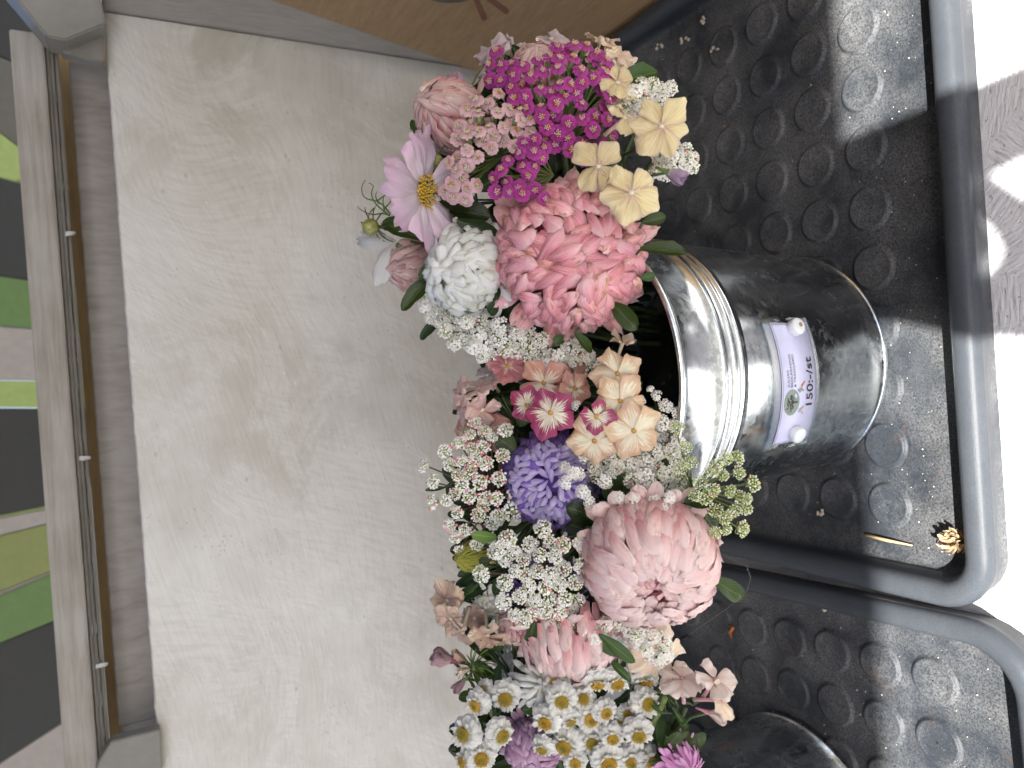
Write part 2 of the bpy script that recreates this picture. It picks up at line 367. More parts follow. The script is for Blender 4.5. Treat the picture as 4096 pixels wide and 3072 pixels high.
for x in (-1.0, .8):
    for y in (-.32, .28): put('leg', bevel_box((x-.03, y-.03, -.86), (x+.03, y+.03, -.0185), ROOF, 'leg'), t)
# back wall board: slightly ragged sawn top edge
def ragged_board(name, x0, x1, y0, y1, z0, z1, mat, amp=.0008):
    N = 420; vs = []; fs = []
    for i in range(N+1):
        x = x0+(x1-x0)*i/N
        dz = amp*noise.noise(Vector((x*60, 3, 1)))+amp*.9*max(0, noise.noise(Vector((x*400, 9, 2)))-.25)*3
        dy = amp*noise.noise(Vector((x*90, 5, 7)))
        vs += [(x, y0, z0), (x, y0+dy*.3, z1-min(.012, (z1-z0)*.5)), (x, y0+dy, z1-.0012+dz), (x, y0+.0015, z1+dz), (x, y1, z1+dz*.5), (x, y1, z0)]
    for i in range(N):
        a = i*6
        for k in range(5): fs.append((a+k, a+6+k, a+7+k, a+1+k))
    fs.append((0, 1, 2, 3, 4, 5)); fs.append(tuple(N*6+k for k in (5, 4, 3, 2, 1, 0)))
    return mesh(name, vs, fs, mat, smooth=False)
w = thing('back_board', 'large white brush painted plywood back board rising behind the bouquets', 'wall', Matrix.Translation((0, YW, 0)))
put('board', ragged_board('board', -1.1, .3785, 0, .015, -.0, .4825, WALL), w)
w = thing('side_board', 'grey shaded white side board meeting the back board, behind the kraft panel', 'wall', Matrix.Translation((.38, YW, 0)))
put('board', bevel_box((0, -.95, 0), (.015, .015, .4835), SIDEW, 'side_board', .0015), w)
# rails above the back board
r = thing('upper_rail', 'worn pale painted timber rail with layered plywood underside, above the back board', 'rail', Matrix.Translation((0, YW, .55)))
put('batten', bevel_box((-1.1, 0, -.0163), (.35, .03, .0100), RAIL, 'batten', .0012), r)
for i, (za, zb, yo) in enumerate([(-.0196, -.0168, .0035), (-.0230, -.0199, .0015), (-.0268, -.0233, .003)]):
    put('ply_layer', ragged_board('ply_layer', -1.1, .35, yo, .012, za, zb, PLY, .0007), r)
TRIM = plain('white_trim_paint', (.55, .54, .5), .5)
for px, py in ((275, 935), (337, 1830), (405, 2662)):
    p = on_y(px, py, YW-.001); m = MB()
    for k in range(4):
        a = Vector((random.uniform(-.001, .001), -.002*k/3, random.uniform(-.002, .002)))
        m.add([a+Vector((-.002, 0, .003)), a+Vector((.002, 0, .0025)), a+Vector((.0015, -.001, -.004)), a+Vector((-.001, -.002, -.0035))], [(0, 1, 2, 3)])
    put('paint_flake', m.build('paint_flake', TRIM, False), r, Matrix.Translation(p-Vector((0, YW, .55))))
slab('pine_strip', (-1.1, .868, .40), (.39, .88, .5245), PINE)
tag(bpy.data.objects['pine_strip'], 'thin bare yellow pine strip showing in the gap below the upper rail', 'strip')
pk = thing('grey_plank', 'greyed planed plank between the back board and the bare pine strip', 'plank', Matrix.Translation((0, .84, 0)))
put('board', ragged_board('plank_face', -.318, .342, 0, .018, .38, .5150, PLANK, .0006), pk)
put('board', ragged_board('plank_end', -1.1, -.3195, .003, .018, .38, .5125, PLANK, .0006), pk)
def prism(name, pts, depth, mat, parent=None, bev=.001, nv=None, **k):
    """closed polygon of world points pushed back by depth along nv"""
    nv = (nv or Vector((0, 1, 0)))*depth; bm = bmesh.new()
    vs = [bm.verts.new(p) for p in pts]; f = bm.faces.new(vs)
    g = bmesh.ops.extrude_face_region(bm, geom=[f]); bmesh.ops.translate(bm, vec=nv, verts=[v for v in g['geom'] if isinstance(v, bmesh.types.BMVert)])
    bmesh.ops.recalc_face_normals(bm, faces=bm.faces)
    if bev: bmesh.ops.bevel(bm, geom=bm.edges[:], offset=bev, segments=2, affect='EDGES', clamp_overlap=True)
    me = bpy.data.meshes.new(name); bm.to_mesh(me); bm.free(); me.materials.append(mat)
    return put(name, me, parent, **k)
P = lambda pts, y: [on_y(a, b, y) for a, b in pts]
cb = thing('corner_brace', 'grey painted timber brace and gusset over the right end of the upper rail', 'brace')
prism('brace', P([(-60, -150), (68, 0), (185, 145), (262, 162), (424, 96), (402, -8), (400, -150)], .76), .035, GREYP, cb, .0015)
prism('gusset', P([(262, 150), (240, 196), (256, 214), (295, 220), (350, 238), (418, 246), (416, 100)], .783), .0155, GREYP, cb, .001)
cb = thing('left_gusset', 'brown grey gusset block over the left end of the plank and rail', 'brace')
prism('gusset', P([(376, 3110), (400, 3040), (446, 2966), (520, 2946), (640, 2918), (652, 3110)], .783), .0155, GREYP, cb, .001)
# painted slats beyond the rail
LIME = plain('lime_paint', (.42, .54, .15), .45); GREEN = plain('green_paint', (.13, .24, .05), .4)
DARK = plain('dark_grey_paint', (.030, .029, .025), .5); PINKW = plain('pinkish_white_paint', (.48, .42, .37), .5)
OLIVE = plain('olive_paint', (.29, .32, .09), .45); TAUPE = plain('taupe_paint', (.15, .14, .11), .5)
FY = 1.55
scr = thing('slatted_screen', 'screen of lime green, dark grey and pinkish slanting boards beyond the rail', 'screen')
rows = [(-400, -400, 205, 320, DARK), (208, 323, 495, 700, TAUPE), (498, 703, 690, 752, LIME), (693, 755, 1095, 1135, DARK), (1098, 1138, 1300, 1322, GREEN),
        (1303, 1325, 1518, 1524, PINKW), (1521, 1527, 1629, 1631, LIME), (1632, 1634, 2070, 2015, DARK), (2073, 2018, 2080, 2026, LIME),
        (2083, 2029, 2152, 2085, PINKW), (2155, 2088, 2385, 2275, OLIVE), (2388, 2278, 2398, 2284, PINKW), (2401, 2287, 2590, 2480, GREEN), (2593, 2483, 3080, 2905, DARK), (3083, 2908, 3400, 3200, PINKW)]
for (a0, a1, b0, b1, mt) in rows:
    prism('board', P([(-260, a0-(a1-a0)*.8), (360, a1+(a1-a0)*.5), (360, b1+(b1-b0)*.5), (-260, b0-(b1-b0)*.8)], FY), .02, mt, scr, .0015)
# stall roof and posts, all above and beside the frame
st = thing('stall_roof', 'white boarded stall roof overhead that shades the flowers', 'roof', Matrix.Translation((0, 0, 1.5)))
for k in range(14): put('board', bevel_box((-1.7, -.925+k*.1505, 0), (1.7, -.775+k*.1505, .018), ROOF, 'roof_board', .002), st)
for x in (-1.35, 1.2):
    tag(put('stall_post', bevel_box((x-.03, .93, -.86), (x+.03, .99, 1.499), ROOF, 'stall_post'), label=None), 'square white timber post holding up the stall roof at the %s' % ('left' if x < 0 else 'right'), 'post')
# added unseen board, cut out to cast a shadow band with sun spots
def pierced(name, outer, holes, plane, thick, mat):
    cu = bpy.data.curves.new(name, 'CURVE'); cu.dimensions = '2D'; cu.fill_mode = 'BOTH'; cu.extrude = thick/2
    for ring in [outer]+holes:
        s = cu.splines.new('POLY'); s.points.add(len(ring)-1); s.use_cyclic_u = True
        for i, (a, b) in enumerate(ring): s.points[i].co = (a, b, 0, 1)
    o = bpy.data.objects.new(name, cu); link(o); dg = bpy.context.evaluated_depsgraph_get()
    me = bpy.data.meshes.new_from_object(o.evaluated_get(dg)); bpy.data.objects.remove(o); me.materials.clear(); me.materials.append(mat); return me
YB = -.5
def sh(px, py, z=0.0):
    p = on_z(px, py, z); k = (p.y-YB)/LDIR.y; q = p-LDIR*k; return (q.x, q.z)
outer = [sh(3200, 560, .006), sh(3385, 560, .006), sh(3640, 455, .006), sh(3790, 395), sh(4096, 262), (sh(4096, 262)[0]+.02, .60), (sh(4096, 1350)[0]-.01, .60), sh(4096, 1350), sh(3880, 1338), sh(3640, 1290, .006), sh(3500, 1280, .006), sh(3200, 1270, .006)]
outer = [(outer[0][0], 1.498)]+outer[1:-1]+[(outer[-1][0], 1.498)]
tri = [sh(3935, 708), sh(4010, 668), sh(4140, 600), sh(4180, 700), sh(4140, 850), sh(4050, 790)]
hook = [sh(3846, 835), sh(3900, 846), sh(3960, 880), sh(4010, 930), sh(4036, 1000), sh(4010, 1060), sh(3960, 1108), sh(3895, 1117), sh(3840, 1112), sh(3845, 1060), sh(3880, 1040), sh(3925, 1020), sh(3940, 985), sh(3915, 940), sh(3870, 905), sh(3840, 890)]
pb = put('shadow_cutout', pierced('shadow_cutout', outer, [tri, hook], None, .01, ROOF), M=Matrix(((1, 0, 0, 0), (0, 0, -1, YB), (0, 1, 0, 0), (0, 0, 0, 1))))
tag(pb, 'added pierced board out of view, cut to cast shadow on tray and table', 'board')
# ------------------------------------------------------------------ kraft panel
d0 = Vector((.3475, .777, .0005)); upd = (on_x(1080, 0, .366)-d0).normalized()
fwd = Vector((0, -1, 0)); pn = fwd.cross(upd).normalized(); e1 = fwd; e2 = upd
kp = thing('kraft_panel', 'brown kraft cardboard panel with a printed bird, leaning by the right wall', 'panel')
kp_pts = [d0, d0+e1*.58, d0+e1*.58+e2*.62, d0+e2*.62]
if pn.x < 0: pn = -pn
prism('sheet', kp_pts, .004, KRAFT, kp, .0005, nv=pn)
def on_panel(px, py, off=-.0004):
    r = ray(px, py); k = (d0-CAM_O).dot(pn)/r.dot(pn); return CAM_O+r*k+pn*off
TOE = plain('printed_brown', (.20, .085, .05), .7); BEL = plain('printed_grey', (.10, .095, .075), .7)
def capsule_pts(a, b, ra, rb, n=8):
    a, b = Vector(a), Vector(b); d = (b-a).normalized(); s = Vector((-d.y, d.x)); out = []
    for k in range(n+1): t = math.pi*k/n; out.append(b+s*math.cos(t)*rb+d*math.sin(t)*rb)
    return [a-s*ra, a+s*ra]+[o for o in out] if False else [tuple(a+s*ra)]+[tuple(o) for o in out]+[tuple(a-s*ra)]
for (a, b, ra, rb, mt) in [((1893, -30), (1936, 70), 10, 12, TOE), ((1935, -22), (2024, 43), 10, 12, TOE), ((1800, -60), (1800, -59), 60, 72, BEL)]:
    pts = capsule_pts(a, b, ra, rb) if mt is TOE else [(1800+math.cos(t*.3927)*112, -36+math.sin(t*.3927)*47) for t in range(16)]
    prism('print', [on_panel(x, y) for x, y in pts], .0003, mt, kp, 0, nv=pn)
# ------------------------------------------------------------------ trays
def tray_mesh(name, w, l, cr, flip=1):
    prof = [(.004, .0005), (.003, .012), (.001, .019), (0, .022), (.0006, .0262), (.003, .0290), (.0075, .0304), (.0115, .0302), (.0145, .0288), (.0165, .0262), (.0176, .0225), (.0190, .010), (.0205, .0070), (.024, .006)]
    vs = []; fs = []; S = 8
    for off, z in prof:
        ring = []
        r = max(cr-off, .004); x0, y0, x1, y1 = off, off, w-off, l-off
        for cx, cy, a0 in ((x1-r, y1-r, 0), (x0+r, y1-r, 90), (x0+r, y0+r, 180), (x1-r, y0+r, 270)):
            for k in range(S+1):
                a = RAD(a0+90*k/S); ring.append((cx+r*math.cos(a), cy+r*math.sin(a), z))
        vs += ring
    n = 4*(S+1)
    for i in range(len(prof)-1):
        for k in range(n): fs.append((i*n+k, i*n+(k+1) % n, (i+1)*n+(k+1) % n, (i+1)*n+k))
    fs.append(tuple(range((len(prof)-1)*n, len(prof)*n)))
    me = mesh(name, vs, fs, TRAY); return me
def stud_mesh():
    prof = [(.0176, .0), (.0166, .0004), (.0157, .0017), (.0150, .0024), (.0141, .0026), (.0131, .0022), (.0122, .0020), (.0006, .0020)]
    return lathe('stud', prof, TRAY, 28)
STUD = stud_mesh()
T1 = thing('black_tray', 'large black studded plastic tray under the galvanised bucket with the price label', 'tray', Matrix.Translation((-.1715, .2640, 0)))
put('tray_body', tray_mesh('tray_body', .5155, .415, .036), T1)
T1n = 0
for i in range(11):
    for j in range(8):
        x = .279-.0434*i+.1715; y = .345+.0434*j-.264
        if .03 < x < .49 and .03 < y < .395: put('stud', STUD, T1, Matrix.Translation((x, y, .0061)))
T2 = thing('black_tray', 'second dusty black studded tray, at the left behind the first, holding the dark bucket', 'tray', Matrix.Translation((-.1712, .2405, 0)) @ Matrix.Rotation(RAD(2.3), 4, 'Z') @ Matrix.Translation((-.5155, 0, 0)))
put('tray_body', tray_mesh('tray_body', .5135, .415, .046), T2)
inv = T2.matrix_world.inverted()
for i in range(8):
    for j in range(8):
        q = inv @ Vector((-.2325-.0436*i-.0425*.0417*j, .3195+.0421*j+.0418*.0436*i*-.0, .0061)); q = Vector((q.x, q.y, .0061))
        if .03 < q.x < .49 and .03 < q.y < .39: put('stud', STUD, T2, Matrix.Translation(q))
# ------------------------------------------------------------------ buckets
DARKZ = m_zinc(); DARKZ.name = 'dull_galvanised_steel'
WATER = NT('dark_water').set(color=(.01, .014, .01), rough=.05)
def bucket_profile():
    pr = [(.080, .0045), (.0845, .0046), (.0868, .0060), (.0873, .0078), (.0866, .0096), (.0850, .0105)]
    R_ = lambda z: .0845+.0130*z/.217
    def ridge(zc, h=.0015, w=.0022): return [(R_(zc-w), zc-w), (R_(zc)+h*.7, zc-w*.5), (R_(zc)+h, zc), (R_(zc)+h*.7, zc+w*.5), (R_(zc+w), zc+w)]
    for z in (.03, .06, .09, .12, .145, .158): pr.append((R_(z), z))
    for zc in (.1645, .1715, .181): pr += ridge(zc)
    pr += [(R_(.195), .195), (R_(.212), .212), (R_(.214)+.0006, .2136), (R_(.217)+.0016, .2152), (R_(.217)+.0020, .2170), (R_(.217)+.0014, .2186), (R_(.217)-.0002, .2190), (R_(.217)-.0014, .2176), (R_(.21)-.0014, .208), (R_(.12)-.0012, .12), (R_(.01)-.001, .012), (.001, .012)]
    return pr
BUCK = lathe('bucket_wall', bucket_profile(), ZINC, 128)
BX, BY = -.004, .424
TILT = Matrix.Translation((BX, BY, .0092)) @ Matrix.Rotation(RAD(2.0), 4, 'X') @ Matrix.Translation((0, 0, -.0046))
bk = thing('galvanised_bucket', 'shiny galvanised steel bucket with ridged bands and a price label, in the front tray', 'bucket', TILT)
put('bucket_wall', BUCK, bk)
put('water', lathe('water', [(.087, .09), (.03, .09), (.0005, .09)], WATER, 64), bk)
B2 = Vector((-.392, .446, .0045))
bk2 = thing('galvanised_bucket', 'darker galvanised bucket half out of frame below the feverfew bouquet', 'bucket', Matrix.Translation(B2))
put('bucket_wall', BUCK, bk2); put('water', lathe('water', [(.087, .09), (.03, .09), (.0005, .09)], WATER, 64), bk2)
# price label, curved round the bucket
def surf(phi, z, off=0.0):
    r = .0845+.0130*z/.217+off; a = RAD(phi); cy = .424-.0090*z/.217
    return Vector((BX+r*math.sin(a), cy-r*math.cos(a), z+.0005))
def lab(X, Y, off):      # label coordinates in metres -> the bucket's surface
    u = X/.079; return surf(-33.2+50*u, .1270+.0085*u-.0365+Y, off)
PAPER = plain('label_paper', (.54, .55, .73), .5); INK = plain('label_ink', (.02, .02, .03), .5); GINK = plain('label_grey_ink', (.15, .15, .17), .5)
SAGE = plain('label_sage', (.22, .27, .22), .6); ORNG = plain('label_orange', (.55, .16, .05), .6); BEIGE = plain('label_beige', (.45, .34, .30), .6)
ns = NT('clear_plastic_sleeve'); ns.set(color=(.9, .92, .93), rough=.12)
tb = ns.new('ShaderNodeBsdfTransparent'); gl = ns.new('ShaderNodeBsdfGlossy'); gl.inputs['Roughness'].default_value = .12; mxs = ns.new('ShaderNodeMixShader'); mxs.inputs[0].default_value = .16
tb.inputs[0].default_value = (.88, .9, .9, 1); ns.L(tb.outputs[0], mxs.inputs[1]); ns.L(gl.outputs[0], mxs.inputs[2]); ns.L(mxs.outputs[0], ns.out.inputs[0]); SLEEVE = ns.m
lb = thing('price_label', 'laminated price label reading 150:-/st, curved on the front of the bucket', 'label', Matrix.Translation(surf(-8, .115)))
LI = lb.matrix_world.inverted()
def lpatch(name, x0, x1, y0, y1, off, mat, nx=24, thick=0, skew=0):
    vs = []; fs = []
    for i in range(nx+1):
        for j in (0, 1): X = x0+(x1-x0)*i/nx; vs.append(LI @ lab(X+(skew if j else 0), (y0, y1)[j], off))
    for i in range(nx): fs.append((2*i, 2*i+2, 2*i+3, 2*i+1))
    me = mesh(name, vs, fs, mat)
    if thick:
        bm = bmesh.new(); bm.from_mesh(me); bmesh.ops.solidify(bm, geom=bm.faces[:], thickness=thick); bm.to_mesh(me); bm.free()
    return me
put('plastic_sleeve', lpatch('plastic_sleeve', -.0065, .0835, -.0055, .0405, .0006, SLEEVE, 28, .0003), lb)
put('plastic_sleeve', lpatch('plastic_sleeve', -.0050, .0810, -.0030, .0435, .0014, SLEEVE, 28, .0003), lb)
put('paper', lpatch('paper', 0, .079, 0, .0365, .0020, PAPER, 28, .0002), lb)
for (a, b, c, d) in [(.0008, .0782, .0008, .0011), (.0008, .0782, .0354, .0357), (.0008, .0011, .0008, .0357), (.0779, .0782, .0008, .0357)]:
    put('border_line', lpatch('border_line', a, b, c, d, .0023, GINK, 24 if b-a > .01 else 1), lb)
def bent_text(txt, x0, x1, yb, cap, mat, bold=0):
    cu = bpy.data.curves.new('lettering', 'FONT'); cu.body = txt; cu.size = 1; cu.offset = bold
    o = bpy.data.objects.new('lettering', cu); link(o); dg = bpy.context.evaluated_depsgraph_get(); me = bpy.data.meshes.new_from_object(o.evaluated_get(dg)); bpy.data.objects.remove(o)
    bm = bmesh.new(); bm.from_mesh(me); bmesh.ops.triangulate(bm, faces=bm.faces)
    bmesh.ops.subdivide_edges(bm, edges=[e for e in bm.edges if e.calc_length() > .35], cuts=1)
    xs = [v.co.x for v in bm.verts]; mn, mxx = min(xs), max(xs)
    for v in bm.verts: v.co = LI @ lab(x0+(v.co.x-mn)/(mxx-mn)*(x1-x0), yb+v.co.y/.70*cap, .00235)
    bm.to_mesh(me); bm.free(); me.materials.clear(); me.materials.append(mat); put('lettering', me, lb)
bent_text('150:-/st', .0257, .0568, .0047, .0064, INK, .012)
bent_text('JULIAS', .0386, .0495, .0290, .0022, GINK, .004)
bent_text('BESKÄRNING', .0386, .0590, .0256, .0022, GINK, .004)
bent_text('& TRÄDGÅRD', .0386, .0588, .0222, .0022, GINK, .004)
def flat_poly(name, pts, mat, off=.00235):
    vs = [LI @ lab(x, y, off) for x, y in pts]; return put(name, mesh(name, vs, [tuple(range(len(vs)))], mat, smooth=False), lb)
cxl, cyl = .0290, .0262
flat_poly('logo_disc', [(cxl+.0084*math.cos(a*.2618), cyl+.0080*math.sin(a*.2618)) for a in range(24)], SAGE, .00232)
m = MB()
for k in range(90):
    a = random.random()*6.283; q = math.sqrt(random.random()); x = cxl-.0006+math.cos(a)*q*.0055; y = cyl+.0018+math.sin(a)*q*.0042; r = random.uniform(.0003, .0006)
    m.add([LI @ lab(x+r*math.cos(b*1.2566), y+r*math.sin(b*1.2566), .00240) for b in range(5)], [(0, 1, 2, 3, 4)])
for (x0, y0, x1, y1, w_) in [(cxl, cyl-.006, cxl+.0002, cyl, .0006), (cxl, cyl-.002, cxl-.0028, cyl+.0025, .0004), (cxl, cyl-.002, cxl+.003, cyl+.002, .0004)]:
    dx, dy = y1-y0, x0-x1; l_ = math.hypot(dx, dy); dx, dy = dx/l_*w_, dy/l_*w_
    m.add([LI @ lab(*p, .00240) for p in ((x0+dx, y0+dy), (x0-dx, y0-dy), (x1-dx*.5, y1-dy*.5), (x1+dx*.5, y1+dy*.5))], [(0, 1, 2, 3)])
put('logo_tree', m.build('logo_tree', INK, False), lb)
flat_poly('logo_bird', [(cxl+.0030, cyl-.0032), (cxl+.0048, cyl-.0020), (cxl+.0058, cyl-.0036), (cxl+.0042, cyl-.0050), (cxl+.0026, cyl-.0046)], PAPER, .00245)
flat_poly('logo_carrot', [(.0378, .0165), (.0394, .0172), (.0420, .0132), (.0412, .0128)], ORNG)
flat_poly('logo_leaf', [(.0345, .0185), (.0368, .0208), (.0382, .0172), (.0366, .0160)], SAGE, .00242)
flat_poly('logo_leaf', [(.0352, .0150), (.0372, .0176), (.0380, .0162), (.0362, .0140)], SAGE, .00243)
flat_poly('logo_shears', [(.0240, .0172), (.0252, .0178), (.0212, .0128), (.0202, .0136)], BEIGE, .0025)
flat_poly('logo_shears', [(.0216, .0178), (.0228, .0182), (.0262, .0132), (.0252, .0128)], BEIGE, .00252)
MAG = plain('white_magnet', (.70, .73, .74), .3); RUST = plain('magnet_wear', (.30, .2, .12), .5)
for (X, Y, lbl, rr) in [(.0752, .0155, 'white round magnet with a worn brown spot, on the right end of the price label', 1), (.0078, .0180, 'white round magnet on the left end of the price label', 0)]:
    p = lab(X, Y, .0023); q = lab(X, Y, .0123); n_v = (q-p).normalized()
    mg = thing('magnet', lbl, 'magnet', frame(p, n_v), 'magnets holding the price label')
    put('magnet_body', lathe('magnet_body', [(.0002, 0), (.0053, 0), (.0056, .0006), (.0056, .0046), (.0050, .0056), (.0030, .0059), (.0002, .0059)], MAG, 32), mg)
    if rr: put('worn_spot', lathe('worn_spot', [(.0016, .0061), (.0002, .00615)], RUST, 9), mg, Matrix.Translation((.0008, -.0006, 0)))
# ------------------------------------------------------------------ petals and leaves
def petal(name, mat, L=1, W=.4, tm=.6, claw=.35, a0=0., a1=-.6, cup=.25, rows=6, cols=4, tooth=0, teeth=0, wav=0, seed=0, twist=0, tipp=1.35, crk=.30):
    """blade from the origin along +Y, face up +Z; a0..a1 is how its pitch changes along its length"""
    rnd = random.Random(seed); vs = []; uv = []; fs = []
    ts = [i/rows for i in range(rows+1)]; ts = [1-(1-t)**1.35 for t in ts]
    y = z = 0; pt = 0; P_ = []
    for t in ts:
        n = 6
        for k in range(n):
            tt = pt+(t-pt)*(k+.5)/n; a = a0+(a1-a0)*tt; y += math.cos(a)*(t-pt)/n*L; z += math.sin(a)*(t-pt)/n*L
        P_.append((y, z, a0+(a1-a0)*t)); pt = t
    ph = rnd.random()*6
    for i, t in enumerate(ts):
        y, z, a = P_[i]
        w = (claw+(1-claw)*math.sin(min(t/tm, 1)*math.pi/2)**1.1) if t < tm else max(0, 1-((t-tm)/(1-tm))**(2.2*tipp))**.5
        w = max(w, .06 if t > .9 else 0)*W*.5
        for j in range(cols+1):
            s = -1+2*j/cols; h = -cup*W*s*s*(.4+.6*math.sin(math.pi*min(t*1.1, 1)))
            h += wav*math.sin(s*3.3+ph+t*4)*t*t
            dy = 0
            if teeth and t > .8: dy = tooth*((math.cos(s*math.pi*teeth/1.0+.0)))*(t-.8)/.2
            if teeth and t > .99: pass
            tw = twist*t*s*w; h += crk*W*t*noise.noise(Vector((s*2.1+seed*3.7, t*4.3, seed*1.9+L)))
            vs.append(Vector((s*w, y+dy-math.sin(a)*h, z+math.cos(a)*h+tw))); uv.append(((s+1)/2, t))
    for i in range(rows):
        for j in range(cols):
            a = i*(cols+1)+j; fs.append((a, a+1, a+cols+2, a+cols+1))
    return mesh(name, vs, fs, mat, uv)
def toothed(name, mat, L=1, W=.6, claw=.2, a0=0, a1=0, cup=.15, cols=8, rows=7, tooth=.06, lobes=3, wav=.03, seed=0, blunt=.35, ridge=0, tipw=.22):
    """broad blade whose outer edge stays wide and is cut into lobes (cosmos, phlox)"""
    rnd = random.Random(seed); vs = []; uv = []; fs = []; ph = rnd.random()*6
    jag = [rnd.uniform(-1, 1)*tooth*.5 for _ in range(cols+1)]
    for i in range(rows+1):
        t = i/rows
        for j in range(cols+1):
            s = -1+2*j/cols
            w = (claw+(1-claw)*math.sin(min(t/.72, 1)*math.pi/2))*W*.5*(1 if t < .72 else 1-tipw*((t-.72)/.28)**2)
            e = 1-blunt*abs(s)**2.6*.6
            tl = t*L*(1-(1-e)*t**3)+(tooth*math.cos(s*math.pi*lobes)+jag[j])*t**6*L*(1-abs(s)**3)
            a = a0+(a1-a0)*t*.5
            h = .22*W*t*noise.noise(Vector((s*2.3+seed*2.9, t*3.1, seed*5.3)))-cup*W*s*s*min(1, t*1.6)+wav*math.sin(s*4+ph+t*3)*t*t*L-ridge*abs(math.sin(s*math.pi*1.5))*t
            vs.append(Vector((s*w, tl*math.cos(a)-math.sin(a)*h, tl*math.sin(a)+math.cos(a)*h))); uv.append(((s+1)/2, t))
    for i in range(rows):
        for j in range(cols):
            a = i*(cols+1)+j; fs.append((a, a+1, a+cols+2, a+cols+1))
    return mesh(name, vs, fs, mat, uv)
def dirframe(loc, d, n, scale=1.0):
    """local +Y along d, +Z towards n"""
    y = d.normalized(); z = (n-y*n.dot(y))
    z = z.normalized() if z.length > 1e-5 else y.orthogonal().normalized()
    x = y.cross(z)
    M = Matrix(((x.x, y.x, z.x, loc.x), (x.y, y.y, z.y, loc.y), (x.z, y.z, z.z, loc.z), (0, 0, 0, 1)))
    return M @ Matrix.Scale(scale, 4)
STEM = plain('green_stem', (.045, .075, .02), .5); STEMP = plain('reddish_stem', (.16, .10, .06), .5)
CALYX = plain('green_calyx', (.13, .20, .06), .5)
def stem_to(parent, tgt, r=.0014, mat=None, back=.03, bend=None):
    """stalk part running from the back of the flower down into its bucket"""
    W = parent.matrix_world; p0 = W.translation; n = (W.to_3x3() @ Vector((0, 0, 1))).normalized()
    inv = W.inverted(); pts = []
    c1 = p0-n*back; c2 = tgt+Vector((0, 0, .07))
    for k in range(9):
        t = k/8; q = p0*(1-t)**3+c1*3*t*(1-t)**2+c2*3*t*t*(1-t)+tgt*t**3; pts.append(inv @ q)
    m = MB(); m.tube(pts, r, 6); put('stem', m.build('stem', mat or STEM), parent)
def in1(dx=0, dy=0): return Vector((BX+.035+dx+random.uniform(-.02, .02), BY+dy+random.uniform(-.02, .02), .16))
def in2(): return Vector((BX-.04+random.uniform(-.02, .02), BY+random.uniform(-.03, .03), .16))
def in3(): return Vector((B2.x+.03+random.uniform(-.03, .03), B2.y+random.uniform(-.03, .03), .17))
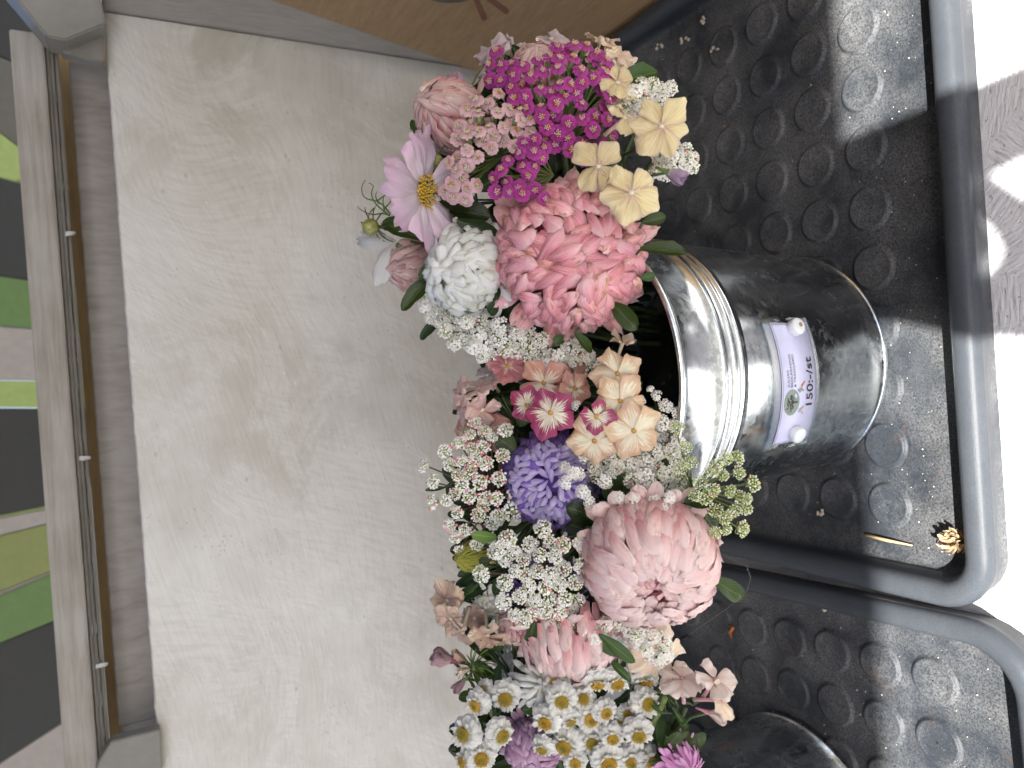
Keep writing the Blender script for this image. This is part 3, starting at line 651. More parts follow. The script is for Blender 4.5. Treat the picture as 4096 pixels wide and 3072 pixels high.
# ------------------------------------------------------------------ china asters
def aster(label, px, py, d, n, rpx, mats, N=180, mode='in', flat=.6, pl=.55, pw=.16, jit=.25, lift=.3, curl=-1.0, cup=.3, outer=22, opl=.5, tgt=None, seed=1, elong=1.0, th0=.06, th1=1.75, core=None, group='china asters in the bouquets', spin=0, hollow=0, ocurl=-.2, coresize=.7):
    rnd = random.Random(seed); R = rpx*d/FPX
    M = frame(spot(px, py, d), n, spin) ; t = thing('aster', label, 'flower', M, group)
    H = R*flat
    vars_ = [petal('petal', mats, L=R*pl*rnd.uniform(.85, 1.1), W=R*pw*rnd.uniform(.85, 1.2), tm=rnd.uniform(.55, .7), claw=.45, a0=rnd.uniform(.1, .3), a1=curl*rnd.uniform(.6, 1.3), cup=cup*rnd.uniform(.6, 1.4), wav=R*.012, seed=k, twist=rnd.uniform(-.5, .5)) for k in range(7)]
    ov = [petal('petal', mats, L=R*opl*rnd.uniform(.9, 1.1), W=R*pw*rnd.uniform(1, 1.35), tm=.6, claw=.4, a0=.15, a1=ocurl*rnd.uniform(.3, 2), cup=cup*.8, wav=R*.02, seed=k+50, tipp=.8) for k in range(4)]
    m = MB(); m.ball((0, 0, 0), R*coresize, n=20, k=12, sq=flat*.92)
    put('flower_core', m.build('core', core or mats), t, Matrix.Translation((0, 0, 0)))
    for i in range(N):
        u = (i+.5)/N; c0, c1 = math.cos(th0), math.cos(th1); th = math.acos(c0+(c1-c0)*u)
        ph = i*2.399963+rnd.uniform(-.12, .12); th += rnd.uniform(-.05, .05)
        er = R*(1-.18)
        p = Vector((er*elong*math.sin(th)*math.cos(ph), er*math.sin(th)*math.sin(ph), H*math.cos(th)))
        tt = Vector((elong*math.cos(th)*math.cos(ph), math.cos(th)*math.sin(ph), -flat*math.sin(th))).normalized()
        nn = Vector((math.sin(th)*math.cos(ph)/elong, math.sin(th)*math.sin(ph), math.cos(th)/flat)).normalized()
        if hollow and th < .9: p -= nn*R*hollow*(1-th/.9)
        dv = tt if mode == 'out' else -tt
        dv = Matrix.Rotation(rnd.gauss(0, jit), 3, nn) @ dv
        lf = lift*rnd.uniform(.5, 1.4)
        if mode == 'out': lf += .8*max(0, 1-th/.7)
        ax = dv.cross(nn); dv2 = Matrix.Rotation(lf, 3, ax) @ dv; nn2 = Matrix.Rotation(lf, 3, ax) @ nn
        Lp = R*pl; b = p-dv*Lp*.5-nn*R*(.10 if mode == 'in' else .08)
        sc_ = rnd.uniform(.8, 1.12)*(1 if mode == 'in' else .55+.45*min(1, th/.8))
        put('petal', vars_[i % 7], t, dirframe(b, dv2, nn2, sc_))
    for i in range(outer):
        ph = 6.2832*i/outer+rnd.uniform(-.12, .12); r0 = R*.55; dn = rnd.uniform(-.55, .05)
        dv = Vector((math.cos(ph), math.sin(ph), dn)); p = Vector((r0*elong*math.cos(ph), r0*math.sin(ph), -H*rnd.uniform(.1, .35)))
        put('petal', ov[i % 4], t, dirframe(p, dv, Vector((-.2*math.cos(ph), -.2*math.sin(ph), 1)), rnd.uniform(.85, 1.1)))
    for i in range(7):
        ph = 6.2832*i/7; p = Vector((R*.2*math.cos(ph), R*.2*math.sin(ph), -H*.75)); put('sepal', SEPAL, t, dirframe(p, Vector((math.cos(ph), math.sin(ph), -.15)), Vector((0, 0, -1)), R*.8))
    if tgt: stem_to(t, tgt, .0026, back=.06)
    return t
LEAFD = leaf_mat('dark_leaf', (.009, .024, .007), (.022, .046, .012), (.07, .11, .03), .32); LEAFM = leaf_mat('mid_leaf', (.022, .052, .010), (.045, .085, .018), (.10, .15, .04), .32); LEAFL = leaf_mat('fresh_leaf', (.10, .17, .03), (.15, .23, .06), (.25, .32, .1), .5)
SEPAL = petal('sepal', LEAFM, 1, .28, .5, .5, .1, .3, -.2)
PK = petal_mat('pink_petal', (.52, .08, .13), (.84, .30, .36), (.91, .56, .57), vein=(.94, .68, .68), va=.5, brown=.8, hv=.02, pos=(.1, .55, .95), edge=(.93, .66, .66), trans=.2)
PKD = plain('deep_pink_core', (.52, .10, .14), .6)
PALE = petal_mat('blush_petal', (.68, .24, .26), (.91, .64, .61), (.94, .81, .77), vein=(.78, .44, .43), va=.35, brown=.4, hv=.015, edge=(.95, .84, .80), trans=.2)
PALED = plain('salmon_core', (.72, .24, .24), .6)
WHT = petal_mat('white_petal', (.74, .77, .64), (.88, .89, .85), (.92, .92, .89), vein=(.64, .66, .58), va=.3, brown=.0, hv=.01, pos=(0, .35, 1), edge=(.66, .68, .62), trans=.2)
WHTD = plain('cream_core', (.62, .62, .48), .6)
SHELL = petal_mat('shell_petal', (.58, .18, .21), (.84, .58, .55), (.90, .76, .70), vein=(.55, .28, .25), va=.5, brown=.4, hv=.02, edge=(.93, .80, .75), trans=.2)
DUST = petal_mat('dusty_rose_petal', (.46, .22, .21), (.72, .50, .47), (.84, .66, .61), vein=(.48, .26, .24), va=.45, brown=.15, trans=.2)
PURP = petal_mat('purple_petal', (.08, .015, .27), (.15, .045, .45), (.27, .13, .64), vein=(.55, .42, .84), va=.4, trans=.2, hv=.03, edge=(.46, .34, .80))
PURPC = petal_mat('lilac_white_petal', (.40, .32, .70), (.60, .51, .82), (.80, .76, .90), vein=(.36, .25, .68), va=.4, edge=(.4, .3, .66), trans=.2)
PURPD = plain('purple_core', (.10, .03, .26), .6)
LILA = petal_mat('lilac_petal', (.34, .15, .30), (.56, .33, .50), (.74, .54, .66), vein=(.40, .22, .38), va=.4, brown=.1, edge=(.42, .24, .38), trans=.2)
LILD = plain('lilac_core', (.38, .22, .34), .6)
MAGP = petal_mat('orchid_pink_petal', (.72, .30, .60), (.80, .34, .66), (.88, .56, .78), vein=(.66, .2, .5), va=.3)
YELG = petal_mat('green_yellow_petal', (.34, .36, .05), (.52, .50, .07), (.62, .60, .12), vein=(.38, .38, .04), va=.45)
# ------------------------------------------------------------------ leafy sprigs
LF = {}
def leafmesh(kind, mat):
    k = (kind, mat.name)
    if k not in LF:
        if kind == 'oval': LF[k] = [petal('leaf', mat, 1, .42, .55, .25, .1, -.35, -.25, rows=7, cols=4, wav=.015, seed=s, tipp=.9) for s in (1, 2)]
        elif kind == 'long': LF[k] = [petal('leaf', mat, 1, .27, .5, .3, .1, -.5, -.3, rows=7, cols=4, wav=.02, seed=s, tipp=.7, twist=.3) for s in (1, 2)]
        else: LF[k] = [petal('leaf', mat, 1, .12, .4, .5, .2, -.6, -.3, rows=6, cols=2, wav=.02, seed=s, tipp=.6) for s in (1, 2)]
    return LF[k][random.randrange(2)]
def sprig(label, leaves, hub, mat, tgt=None, group='leafy sprigs in the bouquets', wmul=1):
    """leaves: (base px, base py, tip px, tip py, depth, width px, kind, normal)"""
    H0 = spot(*hub); t = thing('leafy_sprig', label, 'leaves', Matrix.Translation(H0), group); m = MB(); has = False
    for L_ in leaves:
        bx, by, tx, ty, d, w, kind = L_[:7]; nn = nrm(*L_[7]) if len(L_) > 7 else nrm(random.uniform(-.3, .3), random.uniform(-.3, .3), 1)
        dt = L_[8] if len(L_) > 8 else random.uniform(-.01, .01)
        b = spot(bx, by, d); e = spot(tx, ty, d+dt); ln = (e-b).length; me = leafmesh(kind, L_[9] if len(L_) > 9 else mat)
        base_w = {'oval': .42, 'long': .27, 'thin': .12}[kind]; M = dirframe(b-H0, e-b, nn, ln); sx = (w*d/FPX)/(ln*base_w)
        put('leaf', me, t, M @ Matrix.Diagonal((sx, 1, 1, 1)))
        m.tube([(0, 0, 0), (b-H0)*.5+Vector((0, 0, -.002)), b-H0], .0008, 5)
    put('stalk', m.build('stalk', STEM), t)
    if tgt: stem_to(t, tgt, .0018, back=.0)
    return t
def filler(label, cx, cy, d, rx, ry, rz, N, mat, tgt, seed):
    rnd = random.Random(seed); c = spot(cx, cy, d); t = thing('leafy_sprig', label, 'leaves', Matrix.Translation(c), 'leafy sprigs in the bouquets'); m = MB()
    for i in range(N):
        a = rnd.random()*6.283; q = rnd.random()**.5
        p = RV*(math.cos(a)*q*rx*d/FPX)-UV*(math.sin(a)*q*ry*d/FPX)+FV*rnd.uniform(-rz, rz)
        dv = (p*1.0+Vector((rnd.uniform(-1, 1), rnd.uniform(-1, 1), rnd.uniform(-.3, 1)))*.02).normalized()
        nn = (-FV+Vector((rnd.uniform(-1, 1), rnd.uniform(-1, 1), rnd.uniform(-1, 1)))*.5)
        put('leaf', leafmesh(rnd.choice(['oval', 'long']), mat), t, dirframe(p*.8, dv, nn, rnd.uniform(.025, .04)))
        m.tube([(0, 0, 0), p*.8], .0008, 4)
    put('stalk', m.build('stalk', STEM), t); stem_to(t, tgt, .002, back=0)
# ------------------------------------------------------------------ phlox
def phlox(label, fl, mat, hub, tgt=None, eye=None, tubecol=None, group='phlox sprays in the bouquets', jag=.03, lobes=1, calyx=True):
    """fl: (px,py,d,nx,ny,nz,rpx,spin,npetals[,fold])"""
    H0 = spot(*hub); t = thing('phlox', label, 'flower', Matrix.Translation(H0), group); st = MB(); eye = eye or EYE
    for k, f in enumerate(fl):
        px, py, d, nx, ny, nz, rp, sp_ = f[:8]; npn = f[8] if len(f) > 8 else 5; fold = f[9] if len(f) > 9 else 0
        fm = f[10] if len(f) > 10 else mat
        R = rp*d/FPX; Mw = frame(spot(px, py, d)-H0, nrm(nx, ny, nz), sp_)
        m = MB(); m.tube([(0, 0, .0008), (0, 0, -.002), (0, 0, -.008), (0, 0, -.016)], [.0016, .0012, .001, .0012], 8); m.ball((0, 0, .0003), .0013, n=8, k=4, sq=.5)
        fo = put('floret', m.build('floret_tube', tubecol or eye), t, Mw)
        pm = [toothed('petal', fm, L=R, W=R*(1.02 if npn < 6 else .9), claw=.14, a0=.12, a1=-.5+fold, cup=.12, tooth=jag, lobes=lobes, wav=.06, seed=k*9+j, blunt=.42, tipw=.30, cols=10, rows=8) for j in range(3)]
        for j in range(npn):
            a = 6.2832*j/npn+random.uniform(-.1, .1); dv = Vector((math.sin(a), math.cos(a), random.uniform(-.2, .15)+fold*.9))
            put('petal', pm[j % 3], fo, dirframe(Vector((dv.x, dv.y, 0))*.0008+Vector((0, 0, .0004*(j % 3))), dv, Vector((math.cos(a)*.22+random.uniform(-.12, .12), -math.sin(a)*.22+random.uniform(-.12, .12), 1)) - Vector((dv.x, dv.y, 0))*fold, random.uniform(.86, 1.06)))
        e = Mw @ Vector((0, 0, -.016)); st.tube([e, e*.55+Vector((0, 0, -.004)), (0, 0, -.006)], .0008, 5)
    put('stalk', st.build('stalk', STEM), t)
    if tgt: stem_to(t, tgt, .0018, back=.0)
    return t
EYE = plain('ochre_eye', (.55, .30, .06), .5); CEYE = plain('cream_eye', (.75, .68, .48), .5)
PHY = petal_mat('butter_phlox', (.66, .50, .22), (.72, .575, .27), (.76, .63, .35), vein=(.84, .76, .50), va=.6, trans=.2, hv=.02, edge=(.40, .27, .34), streak=(.50, .28, .24), stpos=.26)
PHP = petal_mat('peach_phlox', (.64, .39, .24), (.68, .43, .26), (.73, .53, .35), vein=(.80, .62, .42), va=.45, streak=(.88, .84, .64), stpos=.74, hv=.03, edge=(.64, .36, .22), trans=.2)
PHS = petal_mat('salmon_phlox', (.66, .33, .24), (.66, .33, .25), (.72, .43, .34), vein=(.6, .26, .18), va=.35, streak=(.88, .82, .62), stpos=.56, hv=.03, edge=(.55, .22, .18), trans=.2)
PHR = petal_mat('rose_phlox', (.48, .16, .15), (.50, .18, .18), (.58, .26, .25), vein=(.4, .12, .12), va=.35, streak=(.80, .64, .52), stpos=.34, hv=.03, trans=.2)
PHM = petal_mat('crimson_phlox', (.34, .02, .09), (.36, .025, .11), (.42, .07, .17), vein=(.24, .015, .07), va=.35, streak=(.88, .84, .66), stpos=.66, hv=.02, trans=.2)
PHB = petal_mat('blush_phlox', (.70, .40, .35), (.78, .53, .47), (.84, .64, .57), vein=(.55, .30, .26), va=.35, hv=.04, edge=(.55, .28, .26), trans=.2)
PHC = petal_mat('cream_phlox', (.80, .60, .40), (.84, .68, .48), (.87, .76, .59), vein=(.68, .46, .40), va=.3, hv=.03, edge=(.66, .46, .40), trans=.2)
PHD = petal_mat('faded_phlox', (.50, .33, .24), (.68, .51, .37), (.80, .67, .50), vein=(.42, .20, .20), va=.5, brown=.4, hv=.04, edge=(.36, .17, .18), trans=.2)
PHL = petal_mat('pale_lilac_phlox', (.48, .38, .42), (.62, .53, .53), (.70, .62, .60), vein=(.42, .32, .38), va=.4, hv=.02, edge=(.44, .33, .38), trans=.2)
PHW = petal_mat('off_white_phlox', (.70, .50, .42), (.80, .67, .58), (.86, .77, .69), vein=(.62, .45, .42), va=.3, hv=.02, edge=(.66, .50, .46), trans=.2)
# ------------------------------------------------------------------ yarrow
def floret_ring(mat, seed):
    rnd = random.Random(seed); mb = MB(); k = rnd.choice([5, 5, 6]); r = 1.0
    for i in range(k):
        a = 6.2832*i/k+rnd.uniform(-.08, .08); ca, sa = math.cos(a), math.sin(a); ta, tb = -sa, ca; w = .50*5/k; tl_ = rnd.uniform(-.12, .12)
        rows = [(.18, .16, 0), (.50, .50, .05), (.84, .60, .0), (1.04, .30, -.1)]
        vs = []; uv = []
        for (q, hw, z) in rows:
            for s in (-1, 0, 1):
                qq = q-(.08 if (s == 0 and q > .9) else 0)+(0 if s == 0 else (-.05 if q > .8 else 0))
                vs.append((ca*qq+ta*hw*w*s*1.7, sa*qq+tb*hw*w*s*1.7, z-(.16 if s else 0)+rnd.uniform(-.04, .04)-.14*q+tl_*s*.8)); uv.append((s*.5+.5, q))
        fs = []
        for i2 in range(3):
            for j in range(2): b = i2*3+j; fs.append((b, b+1, b+4, b+3))
        mb.add(vs, fs, uv)
    return mb.build('floret_petals', mat)
def floret_eye(mats, seed):
    rnd = random.Random(seed); mb = MB()
    for i in range(11):
        a = i*2.4; q = math.sqrt(i/11)*.36; mb.tube([(math.cos(a)*q, math.sin(a)*q, -.05), (math.cos(a)*q*1.15, math.sin(a)*q*1.15, .22+rnd.uniform(-.05, .10))], [.055, .095], 5, m=0 if rnd.random() > .2 else 1)
    return mb.build('floret_centre', mats)
def poisson(ells, mind, seed, tries=4000, excl=[]):
    rnd = random.Random(seed); out = []
    for _ in range(tries):
        cx, cy, rx, ry = rnd.choices(ells, [e[2]*e[3] for e in ells])[0][:4]; a = rnd.random()*6.283; q = rnd.random()**.5
        x = cx+math.cos(a)*q*rx; y = cy+math.sin(a)*q*ry
        if all((x-u)**2+(y-v)**2 > mind*mind for u, v in out): out.append((x, y))
    return out
def yarrow(label, ells, mind, d, fr, mats, hub, seed, tgt, dome=.00012, extra=[]):
    rnd = random.Random(seed); H0 = spot(*hub); t = thing('yarrow', label, 'flower', Matrix.Translation(H0), 'yarrow heads in the front bouquet')
    pm = [floret_ring(mats[0], seed+k) for k in range(5)]; em = [floret_eye(mats[1:3], seed+k) for k in range(3)]
    st = MB(); cx = sum(e[0] for e in ells)/len(ells); cy = sum(e[1] for e in ells)/len(ells)
    for (x, y) in [q for q in poisson(ells, mind*1.02, seed) if rnd.random() > .06]+extra:
        dx, dy = (x-cx), (y-cy); dd = d+dome*math.hypot(dx, dy)*.6+rnd.uniform(-.006, .006); R = fr*rnd.uniform(.85, 1.12)*dd/FPX
        n = nrm(dx/420+rnd.gauss(0, .28), dy/420+rnd.gauss(0, .28), 1); p = spot(x, y, dd)-H0
        M = frame(p, n, rnd.random()*6) @ Matrix.Scale(R, 4)
        fo = put('floret', pm[rnd.randrange(5)], t, M); put('floret_centre', em[rnd.randrange(3)], fo)
        q = p-n*R*.9; st.tube([p-n*R*.05, p-n*R*.7, p-n*R*1.5, p-n*R*1.8], [R*.22, R*.42, R*.30, R*.12], 7)
        e = p-n*R*1.8; st.tube([e, e*.6-n*.01*.5, Vector((0, 0, -.004))], .0006, 4, cap=False)
    put('stalk', st.build('stalk', STEMY), t); stem_to(t, tgt, .002, back=.0)
    return t
STEMY = plain('yarrow_stalk', (.24, .30, .10), .55)
MAG = petal_mat('magenta_yarrow', (.25, .014, .16), (.40, .02, .25), (.48, .05, .33), vein=(.36, .02, .24), va=.4, trans=.2, hv=.03)
MAGE = plain('magenta_eye', (.70, .42, .46), .6); ORG = plain('orange_pollen', (.75, .38, .08), .6)
PYA = petal_mat('pale_yarrow', (.50, .22, .28), (.72, .42, .46), (.84, .60, .61), vein=(.6, .34, .38), va=.3, trans=.2, hv=.03)
PYE = plain('cream_eye_bits', (.74, .66, .50), .6)
LYA = petal_mat('lilac_yarrow', (.42, .22, .40), (.56, .36, .54), (.68, .50, .66), vein=(.5, .3, .5), va=.3)
# ------------------------------------------------------------------ lace flowers
LW = plain('lace_white', (.93, .92, .85), .6); LG = plain('lace_green', (.50, .60, .24), .6); LP = plain('lace_pink', (.78, .36, .36), .6); LC = plain('lace_cream', (.78, .78, .58), .6)
def umbellet(kind, seed):
    """one small head, radius 1, facing +Z; white florets or round buds on short rays"""
    rnd = random.Random(seed); mb = MB(); N = {'open': 10, 'bud': 40, 'green': 38, 'white': 34}[kind]
    side = rnd.random()*6.283
    for i in range(N):
        q = math.sqrt((i+.5)/N); a = i*2.39996+(rnd.uniform(-.3, .3) if kind == 'open' else 0); th = q*1.15; p = Vector((math.sin(th)*math.cos(a), math.sin(th)*math.sin(a), (math.cos(th)-.4)*.75))*.92
        p += Vector((rnd.uniform(-.07, .07), rnd.uniform(-.07, .07), rnd.uniform(-.06, .06)))
        mb.tube([(0, 0, -.7), p*.9], [.02, .02], 3, m=1, cap=False)
        M = frame(p, Vector((p.x, p.y, .6)).normalized(), rnd.random()*6)
        if kind == 'open' or (kind == 'white' and rnd.random() < .4):
            r = .44 if kind == 'open' else .21
            for k in range(5):
                b = k*1.2566; c, s = math.cos(b), math.sin(b); c2, s2 = -s, c
                vs = [M @ Vector(v) for v in [(c*r*.15, s*r*.15, 0), (c*r*.7+c2*r*.42, s*r*.7+s2*r*.42, .02), (c*r*1.12, s*r*1.12, -.01), (c*r*.7-c2*r*.42, s*r*.7-s2*r*.42, .02)]]
                mb.add(vs, [(0, 1, 2, 3)], m=0)
            mb.ball(M @ Vector((0, 0, .02)), .045, n=4, k=2, m=3)
        else:
            pk = rnd.random() < (.32 if (kind == 'bud' and q > .8 and math.cos(a-side) > .2) else (.04 if kind == 'bud' else .02))
            r = {'bud': .135, 'green': .12, 'white': .145}[kind]*rnd.uniform(.85, 1.25)*(1.25 if pk else 1)
            mm = 2 if pk else (1 if rnd.random() < {'bud': .12, 'green': .55, 'white': .08}[kind] else (3 if rnd.random() < (.6 if kind == 'green' else .25) else 0))
            for k in range(1 if kind != 'bud' else 2):
                mb.ball(p+Vector((rnd.uniform(-.08, .08), rnd.uniform(-.08, .08), rnd.uniform(-.03, .05)))*(k > 0), r, n=5, k=3, m=mm)
    for k in range(7):
        a = 6.283*k/7+rnd.random(); mb.tube([(0, 0, -.72), (math.cos(a)*.5, math.sin(a)*.5, -.55), (math.cos(a)*.85, math.sin(a)*.85, -.35)], [.03, .022, .006], 3, m=1, cap=False)
    return mb.build('umbellet', [LW, LG, LP, LC])
UMB = {k: [umbellet(k, 11*i+3) for i in range(5)] for k in ('open', 'bud', 'green', 'white')}
def umbel(label, pts, hub, kind, tgt=None, mat=None, seed=1, tilt=.6, group='lace flower heads in the bouquets', facen=None):
    """pts: (px, py, rpx, d[, kind]); rays curve from the hub to each small head"""
    rnd = random.Random(seed); H0 = spot(*hub); t = thing('lace_flower', label, 'flower', Matrix.Translation(H0), group); st = MB()
    for q in pts:
        x, y, r, d = q[:4]; kk = q[4] if len(q) > 4 else kind
        p = spot(x, y, d)-H0; R = r*d/FPX; base = facen if facen is not None else -FV
        n = (p.normalized()*tilt+base*(1-tilt)+Vector((rnd.gauss(0, .12), rnd.gauss(0, .12), rnd.gauss(0, .12)))).normalized()
        put('umbellet', UMB[kk][rnd.randrange(5)], t, frame(p, n, rnd.random()*6) @ Matrix.Scale(R*1.05, 4))
        e = p-n*R*.7; st.tube([(0, 0, 0), e*.5-n*.002, e*.85-n*.002, e], [.0008, .0006, .0005, .0005], 5, cap=False)
    put('rays', st.build('rays', mat or STEM), t)
    if tgt: stem_to(t, tgt, .0016, mat, back=0)
    return t
# ------------------------------------------------------------------ feverfew
FW = petal_mat('feverfew_petal', (.66, .62, .34), (.86, .86, .78), (.92, .92, .89), vein=(.62, .62, .52), va=.35, hv=.01, edge=(.70, .70, .63), trans=.2)
GOLD = NT('golden_disc'); gi = GOLD.new('ShaderNodeObjectInfo')
GOLD = GOLD.set(color=GOLD.ramp(gi.outputs['Random'], [(0, (.40, .30, .03)), (.5, (.56, .31, .02)), (1, (.62, .40, .06))]), rough=.6)
GOLDG = plain('disc_green_gold', (.28, .25, .03), .6)
def disc_mesh(seed):
    rnd = random.Random(seed); mb = MB(); mb.ball((0, 0, 0), .27, n=12, k=6, sq=.5)
    for i in range(95):
        q = math.sqrt((i+.5)/95)*.30; a = i*2.39996; z = .19*math.sqrt(max(0, 1-(q/.42)**2)); v = Vector((math.cos(a)*q, math.sin(a)*q, z)); o = Vector((v.x*.5, v.y*.5, .5)).normalized()
        mb.tube([v, v+o*rnd.uniform(.05, .11)], [.017, .022], 4, m=1 if q < .14 else 0)
    return mb.build('disc', [GOLD, GOLDG])
DISC = [disc_mesh(k) for k in range(3)]
FP = [toothed('petal', FW, L=.58, W=.46*random.uniform(.85, 1.15), claw=.5, a0=.15, a1=-.8, cup=.25, cols=4, rows=5, tooth=.03, lobes=1.5, wav=.03, seed=k, blunt=.22) for k in range(5)]
FP2 = [toothed('petal', FW, L=.40, W=.22, claw=.5, a0=.6, a1=-.1, cup=.3, cols=3, rows=4, tooth=.02, lobes=1, wav=.03, seed=k, blunt=.5) for k in range(3)]
def feverfew(label, heads, hub, tgt, seed):
    rnd = random.Random(seed); H0 = spot(*hub); t = thing('feverfew', label, 'flower', Matrix.Translation(H0), 'feverfew sprays in the lower bouquet'); st = MB()
    for (x, y, rp, nx, ny, nz, d) in heads:
        R = rp*d/FPX*rnd.uniform(.9, 1.1); n = nrm(nx+rnd.uniform(-.25, .25), ny+rnd.uniform(-.2, .25), nz); p = spot(x, y, d)-H0; ds = rnd.uniform(.75, 1.05); M = frame(p, n, rnd.random()*6) @ Matrix.Scale(R, 4)
        h = put('flower_head', DISC[rnd.randrange(3)], t, M); k = rnd.randrange(17, 20)
        for L_ in range(3):
            for i in range(k):
                a = 6.2832*(i+.5*L_)/k+rnd.uniform(-.08, .08); dv = Vector((math.cos(a), math.sin(a), rnd.uniform(-.25, .0)-.22*L_+.1))
                put('petal', FP[rnd.randrange(5)], h, dirframe(Vector((math.cos(a)*.27, math.sin(a)*.27, -.05*L_)), dv, Vector((rnd.uniform(-.3,.3), rnd.uniform(-.3,.3), 1)), rnd.uniform(.85, 1.1)*(.86+.08*L_)))
        for i in range(17):
            a = 6.2832*i/17+rnd.uniform(-.2, .2); dv = Vector((math.cos(a), math.sin(a), rnd.uniform(.0, .5)))
            put('petal', FP2[rnd.randrange(3)], h, dirframe(Vector((math.cos(a)*.26, math.sin(a)*.26, .03)), dv, Vector((0, 0, 1)), rnd.uniform(.7, 1.1)))
        st.tube([p-n*R*.02, p-n*R*.25, p-n*R*.4], [R*.3, R*.28, R*.08], 8); e = p-n*R*.4
        st.tube([e, e*.6-n*.012, (0, 0, 0)], .0009, 5, cap=False)
    put('stalk', st.build('stalk', STEM), t); stem_to(t, tgt, .0018, back=0)
# ================================================================== front right bouquet
aster('big rose pink china aster with curled browning petals, facing the camera over the bucket rim', 2285, 1030, .43, nrm(.12, .1, 1), 378, PK, N=200, mode='in', flat=.70, pl=.42, pw=.165, jit=.75, lift=.66, curl=-2.1, cup=.6, outer=30, opl=.44, tgt=in1(.01, 0), seed=3, core=PKD, hollow=.14, th1=1.75, coresize=.52)
aster('dense white china aster with glossy overlapping petals beside the cosmos', 1868, 1080, .445, nrm(-.62, .1, .75), 236, WHT, N=105, mode='out', flat=.72, pl=.58, pw=.27, jit=.25, lift=.30, curl=-1.5, cup=.5, outer=16, opl=.4, tgt=in1(), seed=5, core=WHTD)
aster('shell pink aster of narrow shaggy petals behind the pale yarrow', 1815, 470, .46, nrm(-.7, -.28, .65), 178, SHELL, N=120, mode='in', flat=.95, pl=.72, pw=.17, jit=.18, lift=.25, curl=-.8, cup=.4, outer=14, opl=.6, tgt=in1(.02), seed=8, core=PALED)
aster('dusty pink aster half hidden between the two cosmos flowers and a leaf', 1655, 1062, .485, nrm(-.8, .25, .5), 132, DUST, N=80, mode='in', flat=.9, pl=.8, pw=.26, jit=.15, lift=.2, curl=-.7, cup=.4, outer=12, opl=.6, tgt=in1(), seed=9, core=PALED)
aster('blush aster with loose pointed petals at the far right, behind the magenta yarrow', 2150, 270, .475, nrm(-.1, -.5, .8), 120, SHELL, N=70, mode='in', flat=.8, pl=.8, pw=.22, jit=.3, lift=.35, curl=-.7, cup=.4, outer=14, opl=.8, tgt=in1(.03), seed=10, core=PALED)
# cosmos, seen obliquely
COSM = petal_mat('pink_cosmos', (.84, .76, .76), (.78, .64, .70), (.70, .46, .60), vein=(.64, .46, .56), va=.5, trans=.25, hv=.02, rough=.6)
COSW = petal_mat('white_cosmos', (.82, .82, .76), (.84, .84, .80), (.80, .80, .78), vein=(.66, .66, .62), va=.4, trans=.35, hv=.01, rough=.6)
DISCY = plain('cosmos_disc_yellow', (.62, .40, .04), .6); BLK = plain('cosmos_anther_black', (.03, .02, .015), .6)
cs_n = nrm(.88, .10, .46)
t = thing('cosmos', 'pale pink cosmos with toothed petals and a yellow centre, tilted towards the bucket', 'flower', frame(spot(1690, 765, .43), cs_n, .15), 'cosmos flowers in the bouquets')
R = 240*.43/FPX
for j in range(8):
    a = 6.2832*j/8+random.uniform(-.07, .07); me = toothed('petal', COSM, L=R*random.uniform(.88, 1.0), W=R*random.uniform(.56, .68), claw=.22, a0=.35, a1=random.uniform(-.5, .2), cup=.16, cols=10, rows=8, tooth=.075, lobes=2.5, wav=.035, seed=j*3, blunt=.4, ridge=R*.05)
    put('petal', me, t, dirframe(Vector((math.sin(a), math.cos(a), 0))*R*.10+Vector((0, 0, .0006*(j % 2))), Vector((math.sin(a), math.cos(a), .10+random.uniform(-.12, .14))), Vector((-math.sin(a)*.4, -math.cos(a)*.4, 1))))
m = MB(); m.ball((0, 0, 0), R*.20, n=14, k=6, sq=.3)
for i in range(70):
    q = math.sqrt((i+.5)/70)*R*.24; a = i*2.39996; v = Vector((math.cos(a)*q, math.sin(a)*q, R*.07)); o = Vector((v.x*1.2, v.y*1.2, R*.2))
    k_ = random.uniform(.5, 1.0); m.tube([v, v+o*k_*.25], [R*.014, R*.014], 4, m=1 if (i % 3 == 0 and q > R*.10) else 0); m.ball(v+o*k_*.27, R*.022, n=5, k=3, m=0)
put('disc', m.build('disc', [DISCY, BLK]), t); m = MB(); m.tube([(0, 0, 0), (0, 0, -R*.12), (0, 0, -R*.22)], [R*.16, R*.14, R*.03], 8); put('calyx', m.build('calyx', CALYX), t)
stem_to(t, in1(), .0013, back=.06)
t = thing('cosmos', 'white cosmos seen from behind with petals drooping, leftmost at the top of the front bouquet', 'flower', frame(spot(1600, 985, .475), nrm(-.35, .75, -.2), 0), 'cosmos flowers in the bouquets')
R = 165*.475/FPX
for j, (ex, ey, dd, w) in enumerate([(1492, 1130, .0, .5), (1525, 1105, .01, .55), (1555, 1115, .02, .75), (1600, 1095, .0, .8), (1640, 1130, .015, .7), (1400, 950, .02, .35)]):
    W0 = t.matrix_world.inverted(); b = W0 @ spot(1585, 970, .475); e = W0 @ spot(ex, ey, .475+dd); nn = t.matrix_world.to_3x3().inverted() @ nrm(-.4 if j < 2 else .1, .1, 1)
    put('petal', toothed('petal', COSW, L=(e-b).length, W=(e-b).length*w, claw=.22, a0=.3, a1=-.5, cup=.25, cols=8, rows=8, tooth=.05, lobes=2.5, wav=.06, seed=j+40, ridge=R*.03), t, dirframe(b, e-b, nn))
m = MB(); m.ball((0, 0, 0), .003, n=8, k=5); put('calyx', m.build('calyx', CALYX), t); stem_to(t, in1(), .0012, back=.02)
